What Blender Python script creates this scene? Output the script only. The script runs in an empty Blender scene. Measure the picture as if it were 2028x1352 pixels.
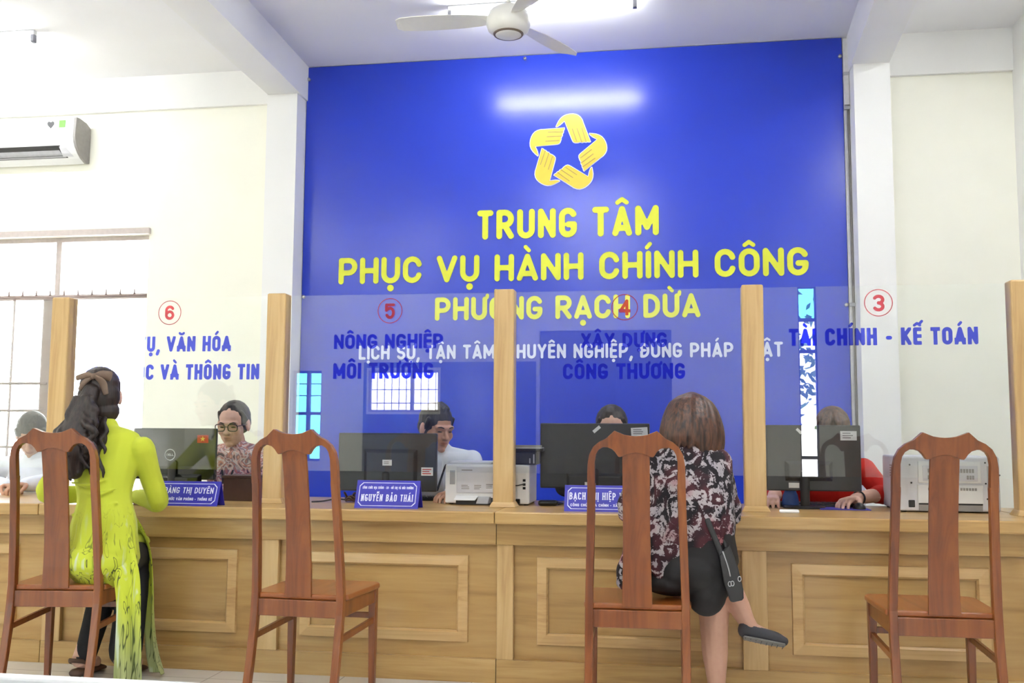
import bpy, bmesh, math, random
import numpy as np
from mathutils import Vector, Matrix, Euler
from mathutils.geometry import tessellate_polygon
from mathutils import noise as mnoise

random.seed(7)
S = bpy.context.scene
COL = S.collection
PI = math.pi

# ------------------------------------------------------------------ camera, sky, exposure
F_PX, YAW, PITCH, ROLL, CAM_H = 1950.0, 0.1596, 0.0937, 0.0053, 1.12
cam_data = bpy.data.cameras.new('camera')
cam = bpy.data.objects.new('camera', cam_data)
COL.objects.link(cam)
cam_data.sensor_fit = 'HORIZONTAL'
cam_data.sensor_width = 36.0
cam_data.lens = F_PX / 2028.0 * 36.0
cam_data.clip_start = 0.05
fw = Vector((-math.sin(YAW) * math.cos(PITCH), math.cos(YAW) * math.cos(PITCH), math.sin(PITCH)))
r0 = Vector((math.cos(YAW), math.sin(YAW), 0))
u0 = r0.cross(fw)
rt = r0 * math.cos(ROLL) + u0 * math.sin(ROLL)
up = u0 * math.cos(ROLL) - r0 * math.sin(ROLL)
cam.matrix_world = Matrix(((rt.x, up.x, -fw.x, 0), (rt.y, up.y, -fw.y, 0), (rt.z, up.z, -fw.z, CAM_H), (0, 0, 0, 1)))
S.camera = cam

world = bpy.data.worlds.new('overcast_sky')
S.world = world
world.use_nodes = True
bg = world.node_tree.nodes['Background']
bg.inputs['Color'].default_value = (0.97, 0.985, 1.0, 1)
bg.inputs['Strength'].default_value = 7.0

S.view_settings.view_transform = 'Standard'
S.view_settings.look = 'None'
S.view_settings.exposure = 1.60
S.view_settings.gamma = 1.0
S.view_settings.use_curve_mapping = False
TUBE_STRENGTH = 32.0

# ------------------------------------------------------------------ helpers: colour and materials
def lin(r, g, b):
    f = lambda c: (c / 12.92 if c <= 0.04045 else ((c + 0.055) / 1.055) ** 2.4)
    return (f(r / 255), f(g / 255), f(b / 255), 1.0)

def new_mat(name):
    m = bpy.data.materials.new(name)
    m.use_nodes = True
    nt = m.node_tree
    return m, nt, nt.nodes['Principled BSDF']

def plain(name, rgb, rough=0.5, metal=0.0, coat=0.0, spec=0.5, var=0.06, vscale=30.0, bump=0.0, bscale=200.0):
    """a plain surface: one colour with faint procedural unevenness and optional fine bump"""
    m, nt, p = new_mat(name)
    c = lin(*rgb)
    p.inputs['Roughness'].default_value = rough
    p.inputs['Metallic'].default_value = metal
    p.inputs['Coat Weight'].default_value = coat
    p.inputs['Specular IOR Level'].default_value = spec
    tc = nt.nodes.new('ShaderNodeTexCoord')
    n = nt.nodes.new('ShaderNodeTexNoise'); n.inputs['Scale'].default_value = vscale; n.inputs['Detail'].default_value = 3
    nt.links.new(tc.outputs['Object'], n.inputs['Vector'])
    r = nt.nodes.new('ShaderNodeValToRGB')
    r.color_ramp.elements[0].position = 0.3; r.color_ramp.elements[1].position = 0.7
    r.color_ramp.elements[0].color = tuple(x * (1 - var) for x in c[:3]) + (1,)
    r.color_ramp.elements[1].color = tuple(min(1, x * (1 + var)) for x in c[:3]) + (1,)
    nt.links.new(n.outputs['Fac'], r.inputs['Fac'])
    nt.links.new(r.outputs['Color'], p.inputs['Base Color'])
    if bump:
        n2 = nt.nodes.new('ShaderNodeTexNoise'); n2.inputs['Scale'].default_value = bscale
        nt.links.new(tc.outputs['Object'], n2.inputs['Vector'])
        b = nt.nodes.new('ShaderNodeBump'); b.inputs['Strength'].default_value = bump; b.inputs['Distance'].default_value = 0.002
        nt.links.new(n2.outputs['Fac'], b.inputs['Height'])
        nt.links.new(b.outputs['Normal'], p.inputs['Normal'])
    return m

def wood(name, dark, mid, light, axis='X', rough=0.35, coat=0.25, fine=28.0, along=1.6, dist=1.1):
    m, nt, p = new_mat(name)
    tc = nt.nodes.new('ShaderNodeTexCoord')
    mp = nt.nodes.new('ShaderNodeMapping')
    s = [fine, fine, fine]; s['XYZ'.index(axis)] = along
    mp.inputs['Scale'].default_value = s
    nt.links.new(tc.outputs['Object'], mp.inputs['Vector'])
    n = nt.nodes.new('ShaderNodeTexNoise')
    n.inputs['Scale'].default_value = 1.0; n.inputs['Detail'].default_value = 5; n.inputs['Roughness'].default_value = 0.55
    n.inputs['Distortion'].default_value = dist
    nt.links.new(mp.outputs['Vector'], n.inputs['Vector'])
    mp2 = nt.nodes.new('ShaderNodeMapping')
    s2 = [fine * 0.22] * 3; s2['XYZ'.index(axis)] = along * 0.5
    mp2.inputs['Scale'].default_value = s2
    nt.links.new(tc.outputs['Object'], mp2.inputs['Vector'])
    n2 = nt.nodes.new('ShaderNodeTexNoise'); n2.inputs['Scale'].default_value = 1.0; n2.inputs['Detail'].default_value = 2
    nt.links.new(mp2.outputs['Vector'], n2.inputs['Vector'])
    mx = nt.nodes.new('ShaderNodeMix'); mx.data_type = 'FLOAT'; mx.inputs[0].default_value = 0.45
    nt.links.new(n.outputs['Fac'], mx.inputs[2]); nt.links.new(n2.outputs['Fac'], mx.inputs[3])
    r = nt.nodes.new('ShaderNodeValToRGB')
    e = r.color_ramp.elements
    e[0].position = 0.33; e[0].color = lin(*dark)
    e[1].position = 0.66; e[1].color = lin(*light)
    k = e.new(0.47); k.color = lin(*mid)
    nt.links.new(mx.outputs[0], r.inputs['Fac'])
    nt.links.new(r.outputs['Color'], p.inputs['Base Color'])
    p.inputs['Roughness'].default_value = rough
    p.inputs['Coat Weight'].default_value = coat
    p.inputs['Coat Roughness'].default_value = 0.18
    b = nt.nodes.new('ShaderNodeBump'); b.inputs['Strength'].default_value = 0.12; b.inputs['Distance'].default_value = 0.001
    nt.links.new(n.outputs['Fac'], b.inputs['Height']); nt.links.new(b.outputs['Normal'], p.inputs['Normal'])
    return m

def emit(name, rgb, strength):
    m, nt, p = new_mat(name)
    p.inputs['Base Color'].default_value = (0.8, 0.8, 0.8, 1)
    p.inputs['Emission Color'].default_value = rgb + (1,)
    p.inputs['Emission Strength'].default_value = strength
    return m

def sheet_glass(name, tint, ior=1.58, rough=0.0):
    m, nt, p = new_mat(name)
    nt.nodes.remove(p)
    out = nt.nodes['Material Output']
    t = nt.nodes.new('ShaderNodeBsdfTransparent'); t.inputs['Color'].default_value = tint + (1,)
    g = nt.nodes.new('ShaderNodeBsdfGlossy'); g.inputs['Roughness'].default_value = rough
    g.inputs['Color'].default_value = (1, 1, 1, 1)
    f = nt.nodes.new('ShaderNodeFresnel'); f.inputs['IOR'].default_value = ior
    mx = nt.nodes.new('ShaderNodeMixShader')
    nt.links.new(f.outputs[0], mx.inputs[0]); nt.links.new(t.outputs[0], mx.inputs[1]); nt.links.new(g.outputs[0], mx.inputs[2])
    nt.links.new(mx.outputs[0], out.inputs['Surface'])
    return m

def film(name, rgb, tint, opaque):
    """thin coloured film on glass: part paint, part tinted see-through"""
    m, nt, p = new_mat(name)
    p.inputs['Base Color'].default_value = lin(*rgb); p.inputs['Roughness'].default_value = 0.4
    out = nt.nodes['Material Output']
    t = nt.nodes.new('ShaderNodeBsdfTransparent'); t.inputs['Color'].default_value = tint + (1,)
    mx = nt.nodes.new('ShaderNodeMixShader'); mx.inputs[0].default_value = opaque
    nt.links.new(t.outputs[0], mx.inputs[1]); nt.links.new(p.outputs[0], mx.inputs[2])
    nt.links.new(mx.outputs[0], out.inputs['Surface'])
    return m

def cloth_pattern(name, cols, scale=22.0, rough=0.8, detail=2.0, dist=1.5):
    """printed fabric: warped noise cut into hard patches of several colours, with pale scrolls"""
    m, nt, p = new_mat(name)
    tc = nt.nodes.new('ShaderNodeTexCoord')
    n = nt.nodes.new('ShaderNodeTexNoise'); n.inputs['Scale'].default_value = scale; n.inputs['Detail'].default_value = detail
    n.inputs['Distortion'].default_value = dist
    nt.links.new(tc.outputs['Object'], n.inputs['Vector'])
    r = nt.nodes.new('ShaderNodeValToRGB'); r.color_ramp.interpolation = 'LINEAR'
    e = r.color_ramp.elements
    lo, hi = 0.33, 0.67
    for i, c in enumerate(cols):
        pos = lo + (hi - lo) * i / (len(cols) - 1)
        if i == 0: k = e[0]; k.position = pos
        elif i == len(cols) - 1: k = e[len(e) - 1]; k.position = pos
        else: k = e.new(pos)
        k.color = lin(*c)
    nt.links.new(n.outputs['Fac'], r.inputs['Fac'])
    nt.links.new(r.outputs['Color'], p.inputs['Base Color'])
    p.inputs['Roughness'].default_value = rough
    p.inputs['Specular IOR Level'].default_value = 0.2
    return m

def paisley(name):
    m, nt, p = new_mat(name)
    L = nt.links.new
    tc = nt.nodes.new('ShaderNodeTexCoord')
    warp = nt.nodes.new('ShaderNodeTexNoise'); warp.inputs['Scale'].default_value = 9.0; warp.inputs['Detail'].default_value = 1
    L(tc.outputs['Object'], warp.inputs['Vector'])
    mixv = nt.nodes.new('ShaderNodeMix'); mixv.data_type = 'VECTOR'; mixv.inputs[0].default_value = 0.12
    L(tc.outputs['Object'], mixv.inputs[4]); L(warp.outputs['Color'], mixv.inputs[5])
    vo = nt.nodes.new('ShaderNodeTexVoronoi'); vo.inputs['Scale'].default_value = 12.5
    L(mixv.outputs[1], vo.inputs['Vector'])
    # concentric scrolls inside every cell
    mul = nt.nodes.new('ShaderNodeMath'); mul.operation = 'MULTIPLY'; mul.inputs[1].default_value = 17.0
    L(vo.outputs['Distance'], mul.inputs[0])
    sn = nt.nodes.new('ShaderNodeMath'); sn.operation = 'SINE'; L(mul.outputs[0], sn.inputs[0])
    n2 = nt.nodes.new('ShaderNodeTexNoise'); n2.inputs['Scale'].default_value = 70.0; n2.inputs['Detail'].default_value = 2; n2.inputs['Distortion'].default_value = 1.0
    L(tc.outputs['Object'], n2.inputs['Vector'])
    ad = nt.nodes.new('ShaderNodeMath'); ad.operation = 'MULTIPLY_ADD'; ad.inputs[1].default_value = 6.0; ad.inputs[2].default_value = -2.9
    L(n2.outputs['Fac'], ad.inputs[0])
    sm = nt.nodes.new('ShaderNodeMath'); sm.operation = 'ADD'; L(sn.outputs[0], sm.inputs[0]); L(ad.outputs[0], sm.inputs[1])
    r1 = nt.nodes.new('ShaderNodeValToRGB')
    r1.color_ramp.elements[0].position = 0.25; r1.color_ramp.elements[1].position = 0.75
    r1.color_ramp.elements[0].color = (0, 0, 0, 1); r1.color_ramp.elements[1].color = (1, 1, 1, 1)
    L(sm.outputs[0], r1.inputs['Fac'])
    # ground colours by large patches: black, maroon; scrolls grey-white, dusty pink
    n3 = nt.nodes.new('ShaderNodeTexNoise'); n3.inputs['Scale'].default_value = 10.0; n3.inputs['Detail'].default_value = 1
    L(tc.outputs['Object'], n3.inputs['Vector'])
    g = nt.nodes.new('ShaderNodeValToRGB')
    g.color_ramp.elements[0].position = 0.44; g.color_ramp.elements[0].color = lin(38, 34, 38)
    g.color_ramp.elements[1].position = 0.56; g.color_ramp.elements[1].color = lin(82, 46, 52)
    L(n3.outputs['Fac'], g.inputs['Fac'])
    w = nt.nodes.new('ShaderNodeValToRGB')
    w.color_ramp.elements[0].position = 0.3; w.color_ramp.elements[0].color = lin(152, 146, 152)
    w.color_ramp.elements[1].position = 0.72; w.color_ramp.elements[1].color = lin(168, 108, 112)
    k = w.color_ramp.elements.new(0.55); k.color = lin(182, 172, 174)
    L(n3.outputs['Fac'], w.inputs['Fac'])
    mc = nt.nodes.new('ShaderNodeMix'); mc.data_type = 'RGBA'
    L(r1.outputs['Color'], mc.inputs[0]); L(g.outputs['Color'], mc.inputs[6]); L(w.outputs['Color'], mc.inputs[7])
    L(mc.outputs[2], p.inputs['Base Color'])
    p.inputs['Roughness'].default_value = 0.75; p.inputs['Specular IOR Level'].default_value = 0.2
    return m

def tunic_mat(name):
    """lime cloth, printed towards the hem with dark and pale grass blades and a grey band"""
    m, nt, p = new_mat(name)
    L = nt.links.new
    tc = nt.nodes.new('ShaderNodeTexCoord')
    sep = nt.nodes.new('ShaderNodeSeparateXYZ'); L(tc.outputs['Object'], sep.inputs[0])
    mp = nt.nodes.new('ShaderNodeMapping'); mp.inputs['Scale'].default_value = (26, 26, 2.6); mp.inputs['Rotation'].default_value = (0, 0.22, 0.2)
    L(tc.outputs['Object'], mp.inputs['Vector'])
    n = nt.nodes.new('ShaderNodeTexNoise'); n.inputs['Scale'].default_value = 1.0; n.inputs['Detail'].default_value = 2.0; n.inputs['Distortion'].default_value = 0.8
    L(mp.outputs['Vector'], n.inputs['Vector'])
    r = nt.nodes.new('ShaderNodeValToRGB'); e = r.color_ramp.elements
    e[0].position = 0.0; e[0].color = (0, 0, 0, 1)
    e[1].position = 1.0; e[1].color = (0, 0, 0, 1)
    for pos, v in ((0.425, 0), (0.438, 1), (0.448, 1), (0.462, 0)):
        k = e.new(pos); k.color = (v, v, v, 1)
    L(n.outputs['Fac'], r.inputs['Fac'])
    rw = nt.nodes.new('ShaderNodeValToRGB'); e = rw.color_ramp.elements
    e[0].position = 0.60; e[0].color = (0, 0, 0, 1); e[1].position = 0.70; e[1].color = (1, 1, 1, 1)
    L(n.outputs['Fac'], rw.inputs['Fac'])
    def zmask(a, b):
        k = nt.nodes.new('ShaderNodeMapRange'); k.inputs[1].default_value = a; k.inputs[2].default_value = b
        L(sep.outputs['Z'], k.inputs[0]); return k
    mk = zmask(0.82, 0.55)
    mk2 = zmask(0.42, 0.12)
    base = nt.nodes.new('ShaderNodeMix'); base.data_type = 'RGBA'
    base.inputs[6].default_value = lin(198, 208, 62); base.inputs[7].default_value = lin(150, 156, 128)
    mm = nt.nodes.new('ShaderNodeMath'); mm.operation = 'MULTIPLY'; mm.inputs[1].default_value = 0.75; L(mk2.outputs[0], mm.inputs[0])
    L(mm.outputs[0], base.inputs[0])
    a = nt.nodes.new('ShaderNodeMath'); a.operation = 'MULTIPLY'; L(rw.outputs['Color'], a.inputs[0]); L(mk.outputs[0], a.inputs[1])
    m1 = nt.nodes.new('ShaderNodeMix'); m1.data_type = 'RGBA'; L(a.outputs[0], m1.inputs[0]); L(base.outputs[2], m1.inputs[6]); m1.inputs[7].default_value = lin(205, 214, 190)
    b = nt.nodes.new('ShaderNodeMath'); b.operation = 'MULTIPLY'; L(r.outputs['Color'], b.inputs[0]); L(mk.outputs[0], b.inputs[1])
    m2 = nt.nodes.new('ShaderNodeMix'); m2.data_type = 'RGBA'; L(b.outputs[0], m2.inputs[0]); L(m1.outputs[2], m2.inputs[6]); m2.inputs[7].default_value = lin(74, 84, 44)
    L(m2.outputs[2], p.inputs['Base Color'])
    p.inputs['Roughness'].default_value = 0.7; p.inputs['Specular IOR Level'].default_value = 0.2
    p.inputs['Sheen Weight'].default_value = 0.1
    return m

def skin(name, rgb):
    """skin with lips and cheeks tinted, mouth and nostril shade painted, through the mesh's own 'tint' colour"""
    m, nt, p = new_mat(name)
    at_ = nt.nodes.new('ShaderNodeAttribute'); at_.attribute_name = 'tint'
    tc = nt.nodes.new('ShaderNodeTexCoord')
    n = nt.nodes.new('ShaderNodeTexNoise'); n.inputs['Scale'].default_value = 40
    nt.links.new(tc.outputs['Object'], n.inputs['Vector'])
    r = nt.nodes.new('ShaderNodeValToRGB')
    c = lin(*rgb)
    r.color_ramp.elements[0].position = 0.3; r.color_ramp.elements[0].color = (c[0] * .95, c[1] * .92, c[2] * .92, 1)
    r.color_ramp.elements[1].position = 0.7; r.color_ramp.elements[1].color = c
    nt.links.new(n.outputs['Fac'], r.inputs['Fac'])
    mx = nt.nodes.new('ShaderNodeMix'); mx.data_type = 'RGBA'; mx.blend_type = 'MULTIPLY'; mx.inputs[0].default_value = 1
    nt.links.new(r.outputs['Color'], mx.inputs[6]); nt.links.new(at_.outputs['Color'], mx.inputs[7])
    nt.links.new(mx.outputs[2], p.inputs['Base Color'])
    p.inputs['Roughness'].default_value = 0.5
    p.inputs['Subsurface Weight'].default_value = 0.0
    return m

def hair_mat(name, dark, light, rough=0.45):
    m, nt, p = new_mat(name)
    tc = nt.nodes.new('ShaderNodeTexCoord')
    mp = nt.nodes.new('ShaderNodeMapping'); mp.inputs['Scale'].default_value = (90, 90, 9)
    nt.links.new(tc.outputs['Object'], mp.inputs['Vector'])
    n = nt.nodes.new('ShaderNodeTexNoise'); n.inputs['Scale'].default_value = 1; n.inputs['Detail'].default_value = 4; n.inputs['Distortion'].default_value = 0.6
    nt.links.new(mp.outputs['Vector'], n.inputs['Vector'])
    r = nt.nodes.new('ShaderNodeValToRGB')
    r.color_ramp.elements[0].position = 0.35; r.color_ramp.elements[0].color = lin(*dark)
    r.color_ramp.elements[1].position = 0.68; r.color_ramp.elements[1].color = lin(*light)
    nt.links.new(n.outputs['Fac'], r.inputs['Fac']); nt.links.new(r.outputs['Color'], p.inputs['Base Color'])
    b = nt.nodes.new('ShaderNodeBump'); b.inputs['Strength'].default_value = 0.5; b.inputs['Distance'].default_value = 0.003
    nt.links.new(n.outputs['Fac'], b.inputs['Height']); nt.links.new(b.outputs['Normal'], p.inputs['Normal'])
    p.inputs['Roughness'].default_value = rough
    return m

def tiles(name, a, b, grout, size=0.6, rough=0.18):
    m, nt, p = new_mat(name)
    tc = nt.nodes.new('ShaderNodeTexCoord')
    br = nt.nodes.new('ShaderNodeTexBrick'); br.offset = 0.0; br.inputs['Scale'].default_value = 1.0
    br.inputs['Brick Width'].default_value = size; br.inputs['Row Height'].default_value = size
    br.inputs['Mortar Size'].default_value = 0.003; br.inputs['Mortar Smooth'].default_value = 0.1
    br.inputs['Color1'].default_value = lin(*a); br.inputs['Color2'].default_value = lin(*b); br.inputs['Mortar'].default_value = lin(*grout)
    nt.links.new(tc.outputs['Object'], br.inputs['Vector'])
    n = nt.nodes.new('ShaderNodeTexNoise'); n.inputs['Scale'].default_value = 7; n.inputs['Detail'].default_value = 4
    nt.links.new(tc.outputs['Object'], n.inputs['Vector'])
    mx = nt.nodes.new('ShaderNodeMix'); mx.data_type = 'RGBA'; mx.blend_type = 'OVERLAY'; mx.inputs[0].default_value = 0.25
    nt.links.new(br.outputs['Color'], mx.inputs[6]); nt.links.new(n.outputs['Color'], mx.inputs[7])
    hs = nt.nodes.new('ShaderNodeHueSaturation'); hs.inputs['Saturation'].default_value = 0.5
    nt.links.new(mx.outputs[2], hs.inputs['Color'])
    nt.links.new(hs.outputs['Color'], p.inputs['Base Color'])
    p.inputs['Roughness'].default_value = rough
    return m

# ------------------------------------------------------------------ helpers: meshes and objects
class MB:
    """collects shapes; build() links them as ONE mesh object"""
    def __init__(s): s.v = []; s.f = []; s.m = []; s.sm = []
    def add(s, vs, fs, mi=0, smooth=False):
        o = len(s.v)
        s.v += [tuple(v) for v in vs]
        for f in fs:
            s.f.append([i + o for i in f]); s.m.append(mi); s.sm.append(smooth)
        return s
    def hexa(s, c, mi=0):
        """8 corners: bottom 4 counter-clockwise from above, then top 4"""
        return s.add(c, [(3, 2, 1, 0), (4, 5, 6, 7), (0, 1, 5, 4), (1, 2, 6, 5), (2, 3, 7, 6), (3, 0, 4, 7)], mi)
    def box(s, x0, x1, y0, y1, z0, z1, mi=0):
        return s.hexa([(x0, y0, z0), (x1, y0, z0), (x1, y1, z0), (x0, y1, z0), (x0, y0, z1), (x1, y0, z1), (x1, y1, z1), (x0, y1, z1)], mi)
    def prism(s, poly, fn, d0, d1, mi=0, holes=()):
        """poly (a,b) points extruded between depths d0, d1; fn(a,b,d) -> xyz"""
        loops = [list(poly)] + [list(h) for h in holes]
        tris = tessellate_polygon([[Vector((a, b, 0)) for a, b in l] for l in loops])
        flat = [p for l in loops for p in l]; n = len(flat)
        vs = [fn(a, b, d0) for a, b in flat] + [fn(a, b, d1) for a, b in flat]
        fs = [tuple(t) for t in tris] + [tuple(i + n for i in reversed(t)) for t in tris]
        o = 0
        for l in loops:
            k = len(l)
            for i in range(k):
                j = (i + 1) % k
                fs.append((o + i, o + j, o + j + n, o + i + n))
            o += k
        return s.add(vs, fs, mi)
    def rings(s, rings, mi=0, smooth=True, closed=True, caps=True):
        n = len(rings[0]); vs = [p for r in rings for p in r]; fs = []
        for i in range(len(rings) - 1):
            for j in range(n if closed else n - 1):
                k = (j + 1) % n
                fs.append((i * n + j, i * n + k, (i + 1) * n + k, (i + 1) * n + j))
        if caps and closed:
            fs.append(tuple(range(n - 1, -1, -1))); fs.append(tuple((len(rings) - 1) * n + j for j in range(n)))
        return s.add(vs, fs, mi, smooth)
    def cyl(s, p0, p1, ra, rb=None, n=16, mi=0, smooth=True):
        rb = ra if rb is None else rb
        p0, p1 = Vector(p0), Vector(p1); t = (p1 - p0).normalized()
        a = t.orthogonal().normalized(); b = t.cross(a)
        R = lambda p, r: [p + (a * math.cos(2 * PI * i / n) + b * math.sin(2 * PI * i / n)) * r for i in range(n)]
        return s.rings([R(p0, ra), R(p1, rb)], mi, smooth)
    def lathe(s, prof, c, n=32, mi=0):
        """prof: (radius, z) pairs around a vertical axis through c"""
        return s.rings([[(c[0] + r * math.cos(2 * PI * i / n), c[1] + r * math.sin(2 * PI * i / n), c[2] + z) for i in range(n)] for r, z in prof], mi)
    def tube(s, pts, r, n=8, mi=0):
        return s.limb(pts, [r] * len(pts), n=n, sub=4, mi=mi)
    def ell(s, c, r, rot=None, n=18, mi=0):
        M = rot or Matrix.Identity(3)
        c = Vector(c); R = []
        for i in range(1, n // 2):
            ph = PI * i / (n // 2)
            R.append([c + M @ Vector((r[0] * math.sin(ph) * math.cos(2 * PI * j / n), r[1] * math.sin(ph) * math.sin(2 * PI * j / n), -r[2] * math.cos(ph))) for j in range(n)])
        vs = [p for q in R for p in q]; k = len(R); fs = []
        for i in range(k - 1):
            for j in range(n):
                q = (j + 1) % n
                fs.append((i * n + j, i * n + q, (i + 1) * n + q, (i + 1) * n + j))
        vs += [c + M @ Vector((0, 0, -r[2])), c + M @ Vector((0, 0, r[2]))]
        for j in range(n):
            q = (j + 1) % n
            fs.append((k * n, q, j)); fs.append((k * n + 1, (k - 1) * n + j, (k - 1) * n + q))
        return s.add(vs, fs, mi, True)
    def limb(s, pts, radii, side=None, n=14, sub=5, mi=0):
        """rounded tube swept through pts; radii are r or (r_side, r_other); side sets the r_side direction"""
        P = [Vector(p) for p in pts]
        R = [(r, r) if not isinstance(r, (tuple, list)) else tuple(r) for r in radii]
        C, Q = [], []
        m = len(P)
        for i in range(m - 1):
            a, b, c, d = P[max(i - 1, 0)], P[i], P[i + 1], P[min(i + 2, m - 1)]
            for k in range(sub):
                t = k / sub
                C.append(0.5 * (2 * b + (c - a) * t + (2 * a - 5 * b + 4 * c - d) * t * t + (3 * b - a - 3 * c + d) * t ** 3))
                u = t * t * (3 - 2 * t)
                Q.append((R[i][0] * (1 - u) + R[i + 1][0] * u, R[i][1] * (1 - u) + R[i + 1][1] * u))
        C.append(P[-1]); Q.append(R[-1])
        T = [((C[min(i + 1, len(C) - 1)] - C[max(i - 1, 0)])).normalized() for i in range(len(C))]
        rings = []
        a_prev = Vector(side) if side is not None else T[0].orthogonal()
        def ring(c, t, q, k):
            nonlocal a_prev
            a = a_prev - t * a_prev.dot(t)
            if a.length < 1e-5: a = t.orthogonal()
            a.normalize(); b = t.cross(a)
            if side is None: a_prev = a
            return [c + a * (q[0] * k * math.cos(2 * PI * j / n)) + b * (q[1] * k * math.sin(2 * PI * j / n)) for j in range(n)]
        e0 = min(Q[0]); e1 = min(Q[-1])
        for d, k in ((0.95, 0.25), (0.8, 0.6), (0.5, 0.87)):
            rings.append(ring(C[0] - T[0] * e0 * d, T[0], Q[0], k))
        for c, t, q in zip(C, T, Q): rings.append(ring(c, t, q, 1))
        for d, k in ((0.5, 0.87), (0.8, 0.6), (0.95, 0.25)):
            rings.append(ring(C[-1] + T[-1] * e1 * d, T[-1], Q[-1], k))
        return s.rings(rings, mi)
    def mesh(s, name):
        me = bpy.data.meshes.new(name)
        me.from_pydata(s.v, [], s.f)
        me.polygons.foreach_set('material_index', s.m)
        me.polygons.foreach_set('use_smooth', s.sm)
        me.update()
        return me

def world_of(o):
    m = o.matrix_basis.copy()
    while o.parent:
        o = o.parent; m = o.matrix_basis @ m
    return m

def link(name, me, mats, parent=None, local=False, bevel=0.0, seg=2, fix=True):
    for m in (mats if isinstance(mats, (list, tuple)) else [mats]): me.materials.append(m)
    if fix:
        bm = bmesh.new(); bm.from_mesh(me); bmesh.ops.recalc_face_normals(bm, faces=bm.faces); bm.to_mesh(me); bm.free()
    o = bpy.data.objects.new(name, me); COL.objects.link(o)
    if parent is not None:
        if not local: me.transform(world_of(parent).inverted())
        o.parent = parent
    elif not local:
        co = np.empty(len(me.vertices) * 3); me.vertices.foreach_get('co', co); co = co.reshape(-1, 3)
        lo, hi = co.min(0), co.max(0)
        c = Vector(((lo[0] + hi[0]) / 2, (lo[1] + hi[1]) / 2, lo[2]))
        me.transform(Matrix.Translation(-c)); o.location = c
    if bevel:
        b = o.modifiers.new('bevel', 'BEVEL'); b.width = bevel; b.segments = seg; b.limit_method = 'ANGLE'; b.angle_limit = math.radians(40)
        b.harden_normals = False
    return o

def build(name, mb, mats, parent=None, **k): return link(name, mb.mesh(name), mats, parent, **k)

def boxo(name, x0, x1, y0, y1, z0, z1, m, parent=None, bevel=0.0, **k):
    return build(name, MB().box(x0, x1, y0, y1, z0, z1), m, parent, bevel=bevel, **k)

def tag(o, label, cat, group=None):
    o['label'] = label; o['category'] = cat
    if group: o['group'] = group
    return o

def thing(name, label, cat, loc=(0, 0, 0), rz=0.0, group=None):
    o = bpy.data.objects.new(name, None); COL.objects.link(o)
    o.empty_display_size = 0.1
    o.location = loc; o.rotation_euler = (0, 0, rz)
    return tag(o, label, cat, group)

def struct(o):
    o['kind'] = 'structure'; return o

def dup(root, loc, rz, label):
    r = root.copy(); COL.objects.link(r); r.location = loc; r.rotation_euler = (0, 0, rz); r['label'] = label
    def rec(src, dst):
        for ch in [x for x in bpy.data.objects if x.parent == src]:
            c = ch.copy(); COL.objects.link(c); c.parent = dst; rec(ch, c)
    rec(root, r)
    return r

def organic(name, mb, mat, parent, voxel=0.006, smooth=4, tint=None, keep=None):
    """overlapping shapes fused into ONE continuous smooth surface"""
    me = mb.mesh('tmp')
    o = bpy.data.objects.new('tmp', me); COL.objects.link(o)
    r = o.modifiers.new('r', 'REMESH'); r.mode = 'VOXEL'; r.voxel_size = voxel
    s_ = o.modifiers.new('s', 'SMOOTH'); s_.factor = 0.5; s_.iterations = smooth
    dg = bpy.context.evaluated_depsgraph_get()
    m2 = bpy.data.meshes.new_from_object(o.evaluated_get(dg))
    bpy.data.objects.remove(o); bpy.data.meshes.remove(me)
    m2.name = name
    m2.polygons.foreach_set('use_smooth', [True] * len(m2.polygons))
    m2.materials.clear()
    n = len(m2.vertices)
    if tint is not None:
        co = np.empty(n * 3, np.float32); m2.vertices.foreach_get('co', co); co = co.reshape(-1, 3)
        c = np.ones((n, 4), np.float32); c[:, :3] = tint(co)
        a = m2.color_attributes.new('tint', 'FLOAT_COLOR', 'POINT'); a.data.foreach_set('color', c.ravel())
    m2.polygons.foreach_set('material_index', [0] * len(m2.polygons))
    return link(name, m2, mat, parent, fix=False)


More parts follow.
